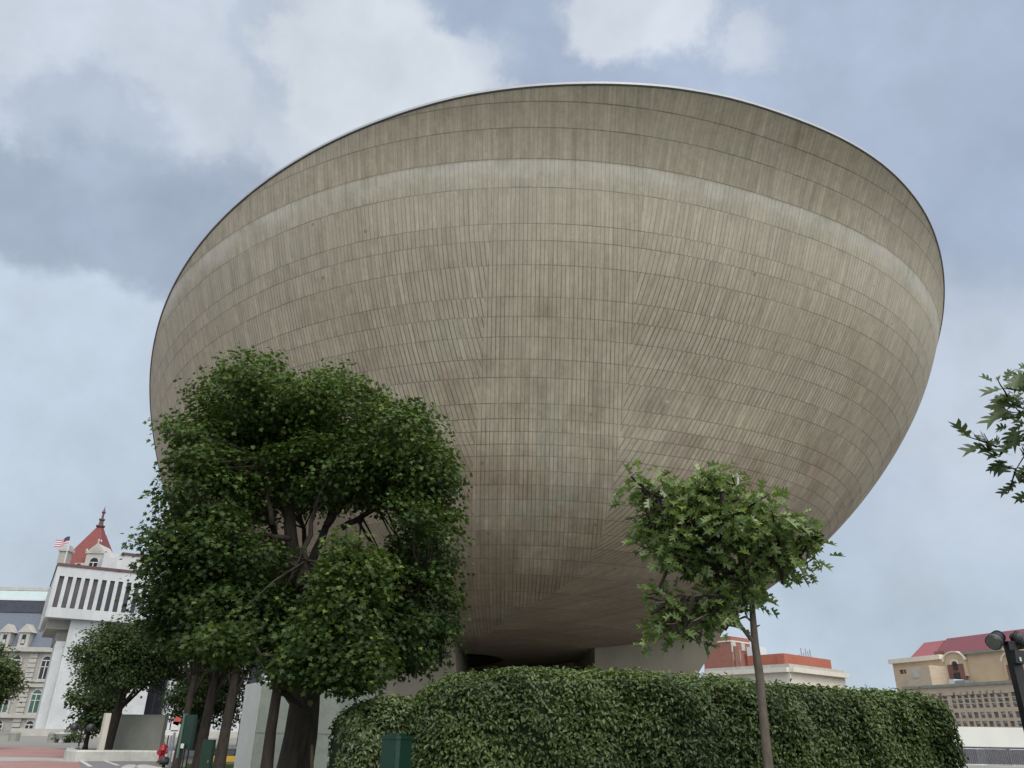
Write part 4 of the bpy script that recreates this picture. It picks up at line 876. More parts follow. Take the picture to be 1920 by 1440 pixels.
# ---------------------------------------------------------------- facades
class Fac:
    """vertical plane through a survey point with a horizontal direction"""
    def __init__(s, u, v, D, dirv, th=None):
        s.O = W(u, v, D)[:2]; s.d = np.array(dirv, float)[:2]; s.d /= np.linalg.norm(s.d); s.n = np.array([s.d[1], -s.d[0]])
        if s.n@s.O > 0: s.n = -s.n
    def loc(s, u, v):
        r = ray(u, v); A = np.array([[r[0], -s.d[0]], [r[1], -s.d[1]]]); t, q = np.linalg.solve(A, s.O); return q, EYE[2]+r[2]*t
    def P(s, q, z, o=0.): p = s.O+s.d*q+s.n*o; return (p[0], p[1], z)
    def box(s, mb, q0, q1, z0, z1, o0, o1):
        mb.prism([s.P(q0, z0, o1), s.P(q1, z0, o1), s.P(q1, z1, o1), s.P(q0, z1, o1)], [s.P(q0, z0, o0), s.P(q1, z0, o0), s.P(q1, z1, o0), s.P(q0, z1, o0)]); return mb
    def poly(s, mb, pts, o0, o1): mb.prism([s.P(q, z, o1) for q, z in pts], [s.P(q, z, o0) for q, z in pts]); return mb
    def wall(s, q0, q1, z0, z1, openings, rec=.5, o=0.):
        """wall face with recessed openings"""
        mb = MB(); Q = sorted({q0, q1, *[x for a in openings for x in a[:2]]}); Z = sorted({z0, z1, *[x for a in openings for x in a[2:4]]})
        for i in range(len(Q)-1):
            for j in range(len(Z)-1):
                qc, zc = (Q[i]+Q[i+1])/2, (Z[j]+Z[j+1])/2
                if not any(a[0] < qc < a[1] and a[2] < zc < a[3] for a in openings): mb.add([s.P(Q[i], Z[j], o), s.P(Q[i+1], Z[j], o), s.P(Q[i+1], Z[j+1], o), s.P(Q[i], Z[j+1], o)], [(0, 1, 2, 3)])
        for a, b, c0, d0 in [x[:4] for x in openings]:
            V_ = [s.P(a, c0, o), s.P(b, c0, o), s.P(b, d0, o), s.P(a, d0, o), s.P(a, c0, o-rec), s.P(b, c0, o-rec), s.P(b, d0, o-rec), s.P(a, d0, o-rec)]
            mb.add(V_, [(0, 1, 5, 4), (1, 2, 6, 5), (2, 3, 7, 6), (3, 0, 4, 7)])
        return mb
    def back(s, mb, q0, q1, z0, z1, depth, o=0.):
        """sides, back and top behind the wall face"""
        a = [s.P(q0, z0, o), s.P(q1, z0, o), s.P(q1, z1, o), s.P(q0, z1, o), s.P(q0, z0, o-depth), s.P(q1, z0, o-depth), s.P(q1, z1, o-depth), s.P(q0, z1, o-depth)]
        mb.add(a, [(1, 5, 6, 2), (4, 0, 3, 7), (5, 4, 7, 6), (3, 2, 6, 7), (0, 4, 5, 1)]); return mb

# --- white marble office building, left
def marble_building():
    F1 = Fac(95, 1120, 130., ray(3600, 1420)[:2]); L1 = F1.loc
    q0, zb = L1(84, 1156); _, zt = L1(106, 1060); q1 = q0+46
    t = thing('marble_building', 'white marble office block with dark strip windows and overhanging top', 'building', F1.P(q0+10, 0, 0))
    cols = [97.5, 114.5, 131, 147.5, 164, 180.5, 196.5, 212.3, 228.8]; op = []
    zw0 = L1(98, 1138)[1]; zw1 = L1(118, 1080)[1]
    for c in cols:
        a = L1(c, 1137)[0]; op.append((a, a+.56*(L1(114.5, 1137)[0]-L1(97.5, 1137)[0]), zw0, zw1))
    st = op[-1][0]-op[-2][0]
    for i in range(1, 9): op.append((op[8][0]+st*i, op[8][1]+st*i, zw0, zw1))
    w = F1.wall(q0, q1, zb, zt, op, .9); F1.back(w, q0, q1, zb, zt, 26); w.build('upper_block', 'marble', t)
    for i, a in enumerate(op):
        m = MB(); F1.box(m, a[0], a[1], a[2], a[3], -1.0, -.75); m.build('window', 'glass_warm' if i < 5 else 'glass_dark', t)
    m = MB(); F1.box(m, q0-.15, q1+.1, zt+.003, zt+.45, -26.1, .15); m.build('parapet', 'red_trim', t)
    # penthouse
    qa, za = L1(192, 1066); qb, _ = L1(300, 1075); zc = L1(204, 1029)[1]
    F2 = F1; m = MB(); F2.box(m, qa, qb+8, zt+.46, zc, -20, -4); m.build('penthouse', 'marble', t); m = MB(); F2.box(m, qa+2.8, qb+8.1, zc+.003, zc+.4, -20.2, -3.8); m.build('penthouse_edge', 'red_trim', t)
    # pillars and dark glass below
    zb2 = zb-.01
    # recessed storey under the block
    qp = [L1(80, 1386)[0], L1(150, 1386)[0]]; m = MB()
    pil = [(80, 150), (213, 262), (300, 350), (392, 452), (480, 560)]
    qs = [(L1(a, 1386)[0], L1(b, 1386)[0]) for a, b in pil]
    for a, b in qs: m = MB(); F1.box(m, a, b, 1.0, zb2, -9, -1.2); m.build('pillar', 'marble', t)
    m = MB(); F1.box(m, qs[0][0]-1.4, qs[0][0]-.01, 1.0, zb-3.4, -10, -2.4); m.build('side_pier', 'marble', t)
    m = MB(); F1.box(m, qs[0][0]+1, qs[-1][1], 1.0, zb2-.01, -8, -3.5); m.build('strip_window', 'glass_dark', t)
    m = MB(); F1.box(m, q0-.6, qs[-1][1]+4, 0, .99, -12, .0); m.build('plinth', 'stone_trim', t)
    m = MB(); F1.box(m, q0+.6, q0+8, zb-1.5, zb-.02, -20, -3.0); m.build('soffit_step', 'stone', t); m = MB(); F1.box(m, q0+2.4, q0+8, zb-3.2, zb-1.52, -20, -4.5); m.build('soffit_step', 'stone', t)
marble_building()

# --- stone palace with mansard roofs, far left
def palace():
    D = 195.; F1 = Fac(40, 1300, D, (1, .02)); L1 = F1.loc
    t = thing('stone_palace', 'grey granite palace with slate mansard roof and arched windows', 'building', F1.P(0, 0, 0))
    q1 = L1(103, 1218)[0]; q0 = q1-70; zc = L1(50, 1222)[1]
    m = MB(); F1.box(m, q0, q1, 0, zc, -30, 0); m.build('wall', 'stone', t)
    z = lambda u, v: L1(u, v)[1]; q = lambda u, v: L1(u, v)[0]
    for zz, th, o in ((zc, 1.0, 1.1), (z(30, 1288), .7, .7), (z(20, 1346), .8, .7), (z(20, 1277), .35, .4)):
        m = MB(); F1.box(m, q0-.3, q1+o*.6, zz, zz+th, .01, o); m.build('cornice', 'stone_trim', t)
    # mansard
    zm1 = z(30, 1145); zm2 = z(30, 1121)
    def slope(za, zb_, oa, ob, name, mat, qr=0.):
        mm = MB(); A = [F1.P(q0, za, oa), F1.P(q1-1+qr, za, oa), F1.P(q1-1+qr, za, -28), F1.P(q0, za, -28)]; B = [F1.P(q0, zb_, ob), F1.P(q1-1.6+qr, zb_, ob), F1.P(q1-1.6+qr, zb_, -26), F1.P(q0, zb_, -26)]
        mm.prism(A, B).build(name, mat, t)
    slope(zc+1.01, zm1, -.6, -3.2, 'mansard', 'slate'); slope(zm1+.01, zm2, -3.0, -3.3, 'roof_curb', 'dark_band', -.2)
    zt = z(40, 1096); slope(zm2+.01, zt, -3.5, -9, 'upper_roof', 'copper_roof', -.4); m = MB(); F1.box(m, q0, q1-1.5, zt-.1, zt+.7, -12, -8.6); m.build('ridge_cresting', 'stone_trim', t); m = MB(); F1.box(m, q0, q1-1.7, zm2-.1, zm2+.3, -3.6, -3.2); m.build('gutter', 'metal_light', t)
    # dormers
    for u in (-34, 5, 41):
        a, b = q(u-7, 1208), q(u+12, 1208); za, zb_ = z(u, 1215), z(u+4, 1186); mm = MB(); F1.box(mm, a, b, za, zb_, -4, .4); c0 = (a+b)/2
        F1.poly(mm, [(a-.5, zb_), (b+.5, zb_), (c0, zb_+2.0)], -4, .7); d = mm.build('dormer', 'stone_trim', t); m = MB(); F1.box(m, a+.75, b-.75, za+.7, zb_-.5, .405, .45); m.build('pane', 'glass_dark', d)
        m = MB(); F1.box(m, a+.85, b-.85, za+1.0, za+1.9, .455, .5); m.build('blind', 'glass_pale', d)
    # arched windows: three floors
    def arch(c0, z0, w_, hh, mat):
        pts = [(c0-w_, z0), (c0+w_, z0), (c0+w_, z0+hh-w_)]+[(c0+w_*math.cos(a), z0+hh-w_+w_*math.sin(a)) for a in np.linspace(0, np.pi, 9)[1:-1]]+[(c0-w_, z0+hh-w_)]
        big = [(c0+(x-c0)*1.42, z0-.3+(y-z0)*1.08) for x, y in pts]; mm = MB(); F1.poly(mm, big, .02, .30); s_ = mm.build('window_surround', 'stone_trim', t)
        mm = MB(); F1.poly(mm, pts, .305, .33); mm.build('pane', mat, s_); mm = MB(); F1.box(mm, c0-.09, c0+.09, z0, z0+hh-w_, .335, .38); F1.box(mm, c0-w_, c0+w_, z0+hh*.52, z0+hh*.52+.14, .335, .38); F1.box(mm, c0-w_, c0+w_, z0+hh-w_-.05, z0+hh-w_+.15, .335, .38); mm.build('glazing_bars', 'stone_cream', s_)
        mm = MB(); F1.box(mm, c0-w_*1.5, c0+w_*1.5, z0-.75, z0-.31, .02, .6); mm.build('sill', 'stone_trim', s_)
    sp = q(84, 1258)-q(24, 1258)
    for i in range(-2, 2):
        arch(q(84, 1258)+sp*(i-1)*.95+sp*.95*0, z(82, 1273), .95, 5.0, 'glass_dark'); arch(q(66, 1320)+sp*(i-1)*.95, z(66, 1336), 1.0, 4.9, 'glass_green'); arch(q(54, 1370)+sp*(i-1)*.95, z(54, 1384), .85, 3.6, 'glass_dark')
    # rusticated pier between bays
    for qq in (q(62, 1240), q(62, 1240)-sp, q1-1.3):
        mm = MB()
        for k in range(16): F1.box(mm, qq-.9, qq+.9, 1+k*zc/16.2, 1+k*zc/16.2+zc/16.2-.18, .01, .32)
        mm.build('rusticated_pier', 'stone_trim', t)
    m = MB(); F1.box(m, q0, q1, 0, z(20, 1382), .01, .9); m.build('base_course', 'stone_trim', t)
    # end pavilion block and chimney rising beside the tower
    m = MB(); F1.box(m, q(92, 1115)-1.6, q(92, 1115)+6, zc, z(95, 1100), -20, -2); m.build('end_pavilion', 'stone', t)
    Fc = Fac(116, 1040, 205., (1, .02)); cq = Fc.loc(117, 1045)[0]; w_ = 1.15; zt2 = Fc.loc(116, 1033)[1]; ztt = Fc.loc(118, 1022)[1]; m = MB(); Fc.box(m, cq-w_, cq+w_, zc, zt2, -2.3, 0); ch = m.build('chimney', 'stone', t); m = MB(); Fc.box(m, cq-w_-.35, cq+w_+.35, zt2, zt2+.7, -2.65, .35); Fc.box(m, cq-w_*.9, cq+w_*.9, zt2+.7, ztt, -2.1, -.2); m.build('cap', 'stone_trim', ch)
    F3 = Fac(165, 1050, 215., (1, .02)); q3 = lambda u, v: F3.loc(u, v)[0]; z3 = lambda u, v: F3.loc(u, v)[1]
    cq = q3(148, 1062); hw = (q3(212, 1060)-q3(126, 1060))/2*1.02; zb_ = z3(150, 1064); za = z3(195, 978)
    m = MB(); F3.box(m, cq-hw, cq+hw, 0, zb_, -2*hw, 0); m.build('tower', 'stone', t)
    B = [F3.P(cq-hw, zb_+.01, 0), F3.P(cq+hw, zb_+.01, 0), F3.P(cq+hw, zb_+.01, -2*hw), F3.P(cq-hw, zb_+.01, -2*hw)]; e = .55; T_ = [F3.P(cq-e, za, -hw+e), F3.P(cq+e, za, -hw+e), F3.P(cq+e, za, -hw-e), F3.P(cq-e, za, -hw-e)]
    tr = MB().prism(B, T_).build('tower_roof', 'red_tile', t)
    ap = np.array(F3.P(cq, za, -hw)); hp = z3(200, 938)-za; hp*=1.0
    MB().lathe(ap, [(1.0, -.2), (1.25, 0), (1.25, .3), (.7, .5), (.55, hp*.28), (.85, hp*.31), (.85, hp*.36), (.32, hp*.40), (.28, hp*.62), (.6, hp*.68), (.3, hp*.76), (.10, hp*.88), (.03, hp)], 8).build('finial', 'red_trim', tr)
    # stone dormer with pediment on the roof front
    a, b = q3(158, 1062), q3(192, 1062); c0 = (a+b)/2; zz = zb_; g1 = z3(176, 1038); g2 = z3(180, 1019)
    m = MB(); F3.box(m, a, b, zz-.5, g1, -7, .3); F3.poly(m, [(a-.4, g1), (b+.4, g1), (c0, g2)], -7, .6); d = m.build('dormer', 'stone_trim', tr)
    m = MB(); F3.poly(m, [(a+.8, g1+.35), (b-.8, g1+.35), (c0, g2-.9)], .61, .66); m.build('pediment_panel', 'stone', d)
    m = MB(); F3.box(m, a-2.6, a, zz-.5, z3(160, 1056), -4, .2); F3.box(m, b, b+2.6, zz-.5, z3(160, 1056), -4, .2); m.build('side_wing', 'stone_trim', d)
    pts = [(c0-1.1, zz-.3), (c0+1.1, zz-.3), (c0+1.1, zz+1.6)]+[(c0+1.1*math.cos(x), zz+1.6+1.1*math.sin(x)) for x in np.linspace(0, np.pi, 7)[1:-1]]+[(c0-1.1, zz+1.6)]; m = MB(); F3.poly(m, pts, .305, .36); w_ = m.build('window', 'glass_dark', d); m = MB(); F3.box(m, c0-1.1, c0+1.1, zz+1.3, zz+1.5, .365, .42); F3.box(m, c0-.1, c0+.1, zz-.3, zz+1.4, .365, .42); m.build('mullion', 'stone_cream', w_)
    for k in (a-1.5, b+1.5): m = MB(); F3.box(m, k-.5, k+.5, zz-.3, zz+1.0, .21, .26); m.build('window', 'glass_dark', d)
    for k in (a-.2, b+.2, c0): MB().lathe(np.array(F3.P(k, (g1 if k != c0 else g2)-.2, .3)), [(.25, 0), (.22, .5), (.4, .8), (.1, 1.5)], 6).build('acroterion', 'stone_trim', d)
    for u, v in ((187, 995), (182, 1010)): pp = np.array(F3.P(*F3.loc(u, v), -hw*.62 if v < 1000 else -hw*.42)); MB().lathe(pp, [(.1, -.3), (.18, -.1), (.18, .1), (.08, .3)], 6).build('roof_vent', 'metal_light', tr)
    # flag
    DF = 188.; pb = W(124, 1058, DF); pt = W(133.5, 1003, DF); f = thing('flag', 'small striped flag flying from a pole on the palace roof', 'flag', (pb[0], DF, pb[2]-8))
    MB().tube([(pt[0], DF, pb[2]-8), (pt[0], DF, pt[2])], [.14, .07], 6).build('flagpole', 'metal_light', f)
    nx, nz = 12, 7; L_ = 3.3; hh = 1.7
    def pos(i, j): x = i/nx; return (pt[0]-x*L_, DF-.25*math.sin(x*7), pt[2]-.4-j/nz*hh-x*1.1+.15*math.sin(x*8))
    for nm, mt, sel in (('red_stripes', 'flag_red', lambda i, j: j % 2 == 0 and not (i < 5 and j < 4)), ('white_stripes', 'sign_white', lambda i, j: j % 2 == 1 and not (i < 5 and j < 4)), ('canton', 'flag_blue', lambda i, j: i < 5 and j < 4)):
        mb = MB()
        for i in range(nx):
            for j in range(nz):
                if sel(i, j): q_ = [np.array(pos(*k)) for k in ((i, j), (i+1, j), (i+1, j+1), (i, j+1))]; mb.prism(q_, [k+np.array([0, .03, 0]) for k in q_])
        mb.build(nm, mt, f)
palace()

# --- brick hotel with an orange band, right of the bowl
def hotel():
    D = 170.; c = W(1478, 1240, D); 
    t = thing('brick_hotel', 'cream stone and red brick block with an orange attic band', 'building', (c[0], D, 0))
    dr = ray(2750, 1400)[:2]; dl = ray(-250, 1370)[:2]
    FR = Fac(1478, 1240, D, dr); FL = Fac(1478, 1240, D, dl)
    z = FR.loc
    zo1 = z(1490, 1224)[1]; zo0 = z(1490, 1246)[1]; zp = z(1490, 1253)[1]; zcor = z(1490, 1261)[1]
    qR = FR.loc(1583, 1262)[0]; qRo = FR.loc(1575, 1240)[0]; qL = FL.loc(1322, 1272)[0]; qLo = FL.loc(1390, 1240)[0]
    for Fq, q1, qo in ((FR, qR, qRo), (FL, qL, qLo)):
        s_ = 1 if q1 > 0 else -1; step = s_*(qR/11.0); n = int(abs(q1/step)); op = []
        for i in range(n):
            a, b = sorted((step*(i+.35), step*(i+.35)+step*.34)); op.append((a, b, zcor-6.2, zcor-2.4)); op.append((a, b, zcor-12., zcor-8.2))
        lo, hi = sorted((0, q1)); w = Fq.wall(lo, hi, 0, zcor-.01, op, .4); w.build('wall', 'stone_cream', t)
        for k, a in enumerate(op):
            m = MB(); Fq.box(m, *a, -.5, -.3); m.build('window', 'window_mid' if k % 3 else 'glass_pale', t)
        for i in range(n):
            a, b = sorted((step*(i+.80), step*(i+.80)+step*.42)); m = MB(); Fq.box(m, a, b, zcor-6.4, zcor-2.2, .01, .06); m.build('brick_panel', 'brick_pink', t)
        m = MB(); Fq.box(m, lo-.01, hi+.01, zcor, zcor+.9, -.3, 1.0); m.build('cornice', 'stone_cream', t)
        m = MB(); Fq.box(m, lo, hi, zcor+.91, zp+.8, -.5, .05); m.build('parapet', 'stone_trim', t)
        cq_ = np.linalg.solve(np.stack([FR.d, -FL.d], 1), (FL.O-2.2*FL.n)-(FR.O-2.2*FR.n))[0 if Fq is FR else 1]
        lo2, hi2 = sorted((cq_, qo)); m = MB(); Fq.box(m, lo2, hi2, zp-.5, zo1, -4.0, -2.2); m.build('attic_band', 'brick_orange', t)
    m = MB(); A = [FR.P(0, 0, 0), FR.P(qR, 0, 0), tuple(np.array(FR.P(qR, 0, 0))+np.array([-10, 45, 0])), FL.P(qL, 0, 0)]; m.prism([(x, y, .1) for x, y, _ in A], [(x, y, zcor+.3) for x, y, _ in A]); 
    A = [((x-c[0])*.98+c[0], (y-D)*.98+D+.6) for x, y, _ in A]; m = MB(); m.prism([(x, y, .1) for x, y in A], [(x, y, zcor+.3) for x, y in A]); m.build('roof_slab', 'roofing', t)
    # brick tower at the left end
    D2 = 185.; F2 = Fac(1372, 1220, D2, ray(2750, 1400)[:2]); F2l = Fac(1372, 1220, D2, ray(-250, 1370)[:2]); zt = F2.loc(1372, 1193)[1]
    qa = F2.loc(1406, 1210)[0]; qb = F2l.loc(1318, 1215)[0]
    P0, P1, P2 = np.array(F2.P(0, 0, 0)), np.array(F2.P(qa, 0, 0)), np.array(F2l.P(qb, 0, 0)); P3 = P1+P2-P0
    tw = MB().prism([(*p[:2], 0) for p in (P0, P1, P3, P2)], [(*p[:2], zt) for p in (P0, P1, P3, P2)]).build('brick_tower', 'brick_red', t)
    zb_ = F2.loc(1372, 1203)[1]; m = MB(); F2.box(m, 0, qa, zb_, zb_+.3, .01, .15); F2l.box(m, *sorted((0, qb)), zb_, zb_+.3, .01, .15); m.build('band_course', 'stone_cream', tw)
    m = MB(); F2.box(m, .5, 2.4, zp-6, zb_-1, .01, .5); m.build('stair_shaft', 'brick_brown', tw)
    for u, v, a, b in ((1375, 1213, 3, 3.2), (1393, 1213, 2.4, 2.6), (1381, 1228, 4.6, 3.6)):
        qq, zz = F2.loc(u, v); m = MB(); F2.box(m, qq-a*.3, qq+a*.3, zz-b*.35, zz+b*.35, .02, .12); m.build('window', 'glass_pale', tw)
    qq, zz = F2.loc(1404, 1229); m = MB(); F2.box(m, qq-2.2, qq+1.2, zz-1.6, zz+1.6, 1, 4); m.build('roof_unit', 'metal_light', t)
    # antenna cluster
    qq, zz = FR.loc(1541, 1229); p_ = FR.P(qq, zz, -4); a = MB()
    for k in range(6): dx = (k-2.5)*.5; a.tube([(p_[0]+dx, p_[1], zo1-.3), (p_[0]+dx, p_[1], zz+.4+1.4*abs(math.sin(k*1.7)))], .12, 5)
    a.box((p_[0], p_[1], zz-.2), (3.2, .3, .3)); a.build('antenna', 'metal_grey', t)
    a = MB()
    for k in range(5): a.tube([(P2[0]+3+k*1.6, P2[1]+2, zt), (P2[0]+3+k*1.6, P2[1]+2, zt+2.6)], .08, 5)
    a.build('tower_railing', 'metal_light', tw)
hotel()

# --- big tan building with the wine red roof, right edge
def tan_building():
    D = 175.; dv = -ray(445, 1365); F1 = Fac(1690, 1300, D, dv[:2]); L1 = F1.loc
    t = thing('tan_building', 'tan brick building with ochre upper wall and wine red roof', 'building', F1.P(10, 0, 0))
    q = lambda u, v: L1(u, v)[0]; z = lambda u, v: L1(u, v)[1]
    qe = q(2080, 1250)
    # upper ochre storeys set back
    q0 = q(1669, 1300); ztop = z(1672, 1243)
    zmid = z(1860, 1290)
    ops = []
    for u in (1676, 1681.5, 1687, 1692.5, 1698, 1715): ops.append((q(u, 1258)-.28*2, q(u, 1258)+.28*2, z(1690, 1262), z(1690, 1254)))
    for u in (1680, 1685.5, 1691): ops.append((q(u, 1275)-.5, q(u, 1275)+.5, z(1690, 1278), z(1690, 1271)))
    w = F1.wall(q0, q(1762, 1260), 0, ztop, ops, .5, -2.0); F1.back(w, q0, q(1762, 1260), 0, ztop, 14, -2.0); w.build('wing_wall', 'stucco_yellow', t)
    for a in ops: m = MB(); F1.box(m, *a, -2.6, -2.4); m.build('window', 'glass_dark', t)
    m = MB(); F1.box(m, q0-.5, q(1752, 1238), ztop, ztop+.9, -16.2, -1.4); m.build('eaves', 'stucco_cream', t)
    zy = z(1860, 1220)
    m = MB(); F1.box(m, q(1763, 1250), qe, 0, zy, -16, -2.2); m.build('upper_wall', 'stucco_yellow', t)
    m = MB(); F1.box(m, q(1788, 1225), q(1868, 1225), zy, zy+.5, -3.0, -1.6); m.build('eaves', 'wall_grey', t)
    # two curved gables with brown recess
    for uu in (1776, 1885):
        c0 = q(uu, 1235); r = (q(uu+19, 1238)-q(uu-19, 1238))/2; zs = z(uu, 1238); ht = z(uu, 1222)-zs; kz = ht/r
        ar = lambda R_, n_=13, zc=zs: [(c0+R_*r*math.cos(a), zc+R_*ht*math.sin(a)) for a in np.linspace(0, np.pi, n_)]
        pts = ar(1.); m = MB(); F1.poly(m, [(c0-r, zs-3), (c0+r, zs-3)]+pts, -2.19, -1.7); g = m.build('gable', 'stucco_yellow', t)
        m = MB(); big = ar(1.13)
        for i in range(12): F1.poly(m, [pts[i], pts[i+1], big[i+1], big[i]], -2.1, -1.4)
        m.build('gable_trim', 'stucco_cream', g)
        zr_ = z(uu, 1245); m = MB(); F1.box(m, c0-r*.78, c0+r*.78, zmid+.2, zr_, -2.18, -1.65); m.build('brick_recess', 'brick_brown', g)
        hw_ = r*.22; za_ = z(uu, 1245); zl_ = z(uu, 1256); pts2 = [(c0-hw_, zl_), (c0+hw_, zl_)]+[(c0+hw_*math.cos(a), za_+hw_*.8*math.sin(a)) for a in np.linspace(0, np.pi, 7)]; m = MB(); F1.poly(m, pts2, -1.64, -1.55); m.build('arched_window', 'glass_dark', g)
        m = MB(); a1 = [(c0+hw_*1.35*math.cos(a), za_+hw_*1.2*math.sin(a)) for a in np.linspace(0, np.pi, 9)]; a2 = [(c0+hw_*2.0*math.cos(a), za_+hw_*1.75*math.sin(a)) for a in np.linspace(0, np.pi, 9)]
        for i in range(8): F1.poly(m, [a1[i], a1[i+1], a2[i+1], a2[i]], -1.64, -1.5)
        m.build('hood', 'stucco_cream', g)
        m = MB(); F1.box(m, c0-hw_*1.3, c0+hw_*1.3, zmid+.8, z(uu, 1261), -1.64, -1.5); m.build('window', 'glass_dark', g)
    # roofs
    ze = ztop+.95; zr = z(1700, 1213)
    def roof(qa, qb, za, zb_, oa, ob, hip, name, mat):
        A = [F1.P(qa, za, oa), F1.P(qb, za, oa), F1.P(qb, za, -16), F1.P(qa, za, -16)]; B = [F1.P(qa+hip, zb_, ob), F1.P(qb, zb_, ob), F1.P(qb, zb_, -14), F1.P(qa+hip, zb_, -14)]; return MB().prism(A, B).build(name, mat, t)
    up_ = lambda zz: 1.6+(zz-1.6)*1.075
    roof(q(1686, 1240), q(1731, 1235), ze, up_(z(1712, 1212)), -3, -6.5, 1.2, 'wing_roof', 'roof_red_light'); roof(q(1729, 1235)+.6, qe, zy+.51, up_(z(1760, 1203)), -2.6, -7.0, 0, 'main_roof', 'roof_red')
    m = MB(); F1.box(m, q(1729, 1235)+.6, q(1763, 1235), ze, zy+.5, -9, -3.3); m.build('roof_wall', 'roof_red', t)
    m = MB(); qq = q(1742, 1225); F1.box(m, qq-1.3, qq+1.3, ze+.1, z(1742, 1220), -3.09, -2.6); m.build('roof_dormer', 'brick_brown', t)
    # brick lift tower and low blocks in front of the wing
    a, b = q(1723, 1270), q(1768, 1270); zt2 = z(1735, 1251); m = MB(); F1.box(m, a, b, 0, zt2, -1.9, 3); lt = m.build('lift_tower', 'brick_tan', t); m = MB(); F1.box(m, q(1733, 1260), q(1745, 1260), z(1739, 1272), z(1739, 1257), 3.01, 3.1); m.build('window', 'glass_pale', lt)
    m = MB(); F1.box(m, q(1694, 1282), a-.01, 0, z(1710, 1270), -1.9, 2); m.build('low_block', 'brick_tan', t)
    # lower tan storeys with the window grid
    zl = z(1860, 1286); F1b = F1
    ql = q(1745, 1320)-3; rows_ = [(z(1863, 1309), z(1863, 1301)), (z(1863, 1318), z(1863, 1311)), (z(1863, 1328), z(1863, 1320)), (z(1866, 1347), z(1866, 1336)), (z(1868, 1363), z(1868, 1353))]
    us = [1762, 1770, 1786, 1795, 1811, 1823, 1835.5, 1847.5, 1860, 1872.5, 1885.5, 1899, 1912, 1926, 1940, 1955]; op = []
    for r_ in rows_:
        for u in us:
            qq = q(u, 1305); hwq = (q(u+4.2, 1305)-q(u-4.2, 1305))/2; op.append((qq-hwq, qq+hwq, r_[0], r_[1]))
    w = F1.wall(ql, qe, 0, zl, op, .35, 3.2); F1.back(w, ql, qe, 0, zl, 18, 3.2); w.build('lower_wall', 'brick_tan', t)
    for k, a in enumerate(op):
        m = MB(); F1.box(m, *a, 2.8, 2.95); ww = m.build('window', 'window_mid', t)
        if (k*7) % 3 != 1: m = MB(); F1.box(m, a[0]+.1, a[1]-.1, a[3]-(a[3]-a[2])*(.35+.2*((k*5) % 3)/2), a[3]-.05, 2.955, 2.99); m.build('blind', 'glass_pale', ww)
    m = MB(); F1.box(m, ql-.3, qe, zl+.003, zl+.5, 2.2, 3.5); m.build('parapet', 'wall_grey', t)
    for k in range(13): m = MB(); qq = q(us[min(k, 15)], 1320)+.2; F1.box(m, qq-1.0, qq+1.0, zl-1.5, zl-1.0, 3.21, 3.32); m.build('ornament', 'brick_tan', t)
    m = MB(); F1.box(m, q(1791, 1280), q(1801, 1280), zl+.5, z(1796, 1274), -1, 1.5); m.build('roof_unit', 'metal_light', t); m = MB(); F1.box(m, q(1802, 1280), q(1821, 1280), zl+.5, z(1810, 1276), -1, 1.5); m.build('roof_unit', 'metal_grey', t)
tan_building()
# white terrace wall, dark parapet and barriers at the plaza edge
wall('terrace_wall', 'plain white terrace wall below the tan building', 1700, 2300, 92., 90., 3.0, 1.0, 'white_wall')
wall('terrace_parapet', 'low dark parapet behind the steel barriers', 1700, 2250, 66., 64., 1.2, .3, 'dark_void')
wall('pavement_step', 'pale stone step in front of the barriers', 1740, 2200, 55., 54., .16, 1.4, 'paving_pale', cat='step')
def barrier(label=None):
    t = thing('crowd_barrier', label, 'barrier', (0, 0, 0), 'steel barriers lined up along the plaza edge'); w, h = 2.2, 1.1
    MB().tube([(-w/2, 0, .12), (-w/2, 0, h-.06), (-w/2+.06, 0, h), (w/2-.06, 0, h), (w/2, 0, h-.06), (w/2, 0, .12), (-w/2, 0, .12)], .022, 6).build('frame', 'metal_grey', t)
    m = MB()
    for x in np.linspace(-w/2, w/2, 18)[1:-1]: m.tube([(x, 0, .12), (x, 0, h)], .009, 5)
    m.build('bars', 'metal_grey', t)
    for s in (-1, 1): MB().tube([(s*w*.32, -.35, .0), (s*w*.32, 0, .12), (s*w*.32, .35, 0)], .018, 5).build('foot', 'metal_grey', t)
    return t
b0 = barrier('x'); kids = list(b0.children); ux = [1812, 1866, 1921, 1976]
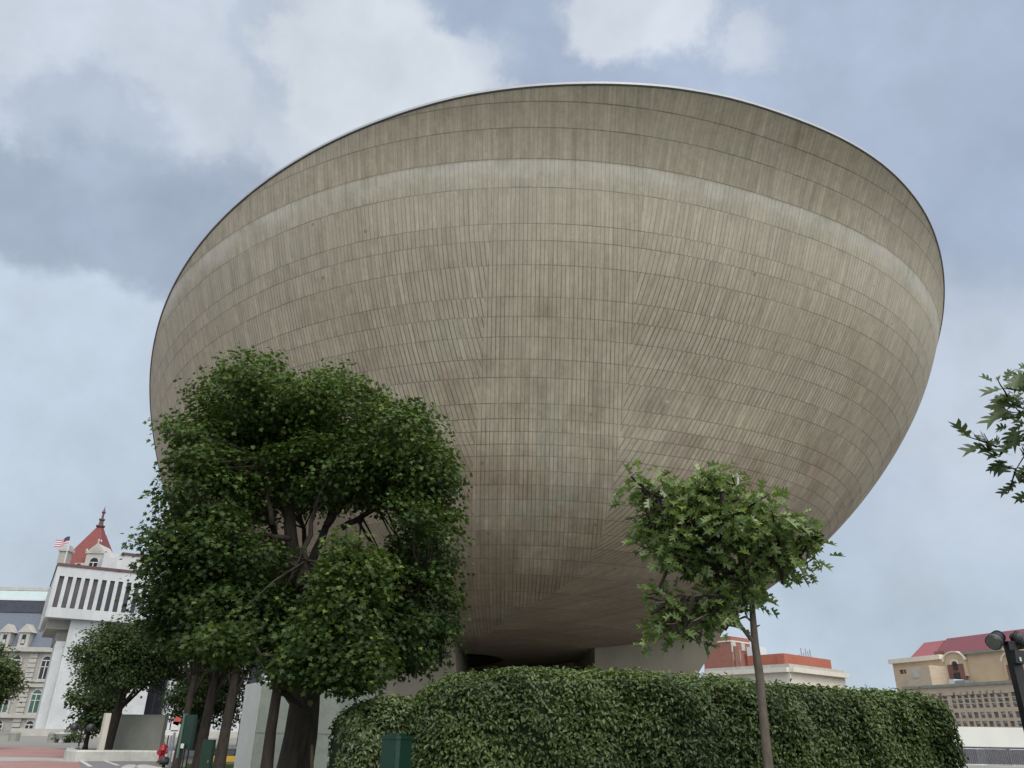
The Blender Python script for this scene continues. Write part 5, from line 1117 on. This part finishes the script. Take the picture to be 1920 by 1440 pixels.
for i, (u, lb) in enumerate(zip(ux, ('steel crowd barrier next to the right end of the hedge', 'steel crowd barrier in the middle of those in view', 'steel crowd barrier by the floodlight post at the right edge', 'steel crowd barrier beyond the right edge'))):
    if i > 2: break
    r_ = b0 if i == 0 else b0.copy()
    if i:
        COL.objects.link(r_)
        for ch in kids: c_ = ch.copy(); COL.objects.link(c_); c_.parent = r_
    p = gnd(u, 59.); r_.location = (p[0], 59.+.5*(i % 2), 0); r_.rotation_euler = (0, 0, R((-6, 5, -3)[i])); r_['label'] = lb
# floodlight post at the right edge
def floodlight():
    D = 11.; k = lambda u, v, d=D: W(u, v, d); p = k(1925, 1330); zt = k(1893, 1206)[2]; x = k(1894, 1206)[0]
    t = thing('floodlight_post', 'black post with two round floodlight heads', 'lamp', (x, D, 0))
    MB().box((x, D, zt/2), (.125, .125, zt)).build('post', 'metal_black', t); MB().box((x, D, zt+.012), (.14, .14, .02)).build('post_cap', 'metal_black', t)
    MB().box((x, D, .02), (.3, .3, .04)).build('base_plate', 'metal_black', t)
    def head(c0, aim, r=.102, ln=.20):
        c0 = np.array(c0); aim = np.array(aim, float); aim /= np.linalg.norm(aim); m = MB(); pts = [c0+aim*s for s in (-ln, -ln*.85, -ln*.45, 0, .05, .055)]
        m.tube(pts, [r*.42, r*.66, r*.92, r, r*1.04, r*1.02], 20); h_ = m.build('lamp_head', 'lamp_grey', t, False)
        MB().tube([c0+aim*.056, c0+aim*.062], [r*.9, r*.88], 20).build('lens', 'lens', h_)
        m = MB()
        for s in np.linspace(-ln*.8, -ln*.2, 5): m.tube([c0+aim*s, c0+aim*(s+.008)], [r*1.0*(.82+.25*(s+ln)/ln), r*1.0*(.82+.25*(s+ln)/ln)], 20)
        m.build('cooling_fins', 'metal_black', h_)
    c1 = k(1865, 1202); head(c1, (-.75, -.5, -.45)); MB().tube([(x, D, zt-.10), tuple(c1+np.array([.13, .05, .02]))], .028, 8).build('bracket', 'metal_black', t)
    c2 = k(1925, 1203, 10.9); head(c2, (.55, -.7, -.45)); MB().tube([(x, D, zt-.06), tuple(c2+np.array([-.08, .08, .03]))], .028, 8).build('bracket', 'metal_black', t)
    MB().box(tuple(k(1909, 1232, 10.88)), (.13, .10, .17), 0, .1).build('control_box', 'metal_black', t); MB().box(tuple(k(1913, 1236, 10.82)), (.02, .02, .05)).build('sensor', 'metal_light', t)
floodlight()
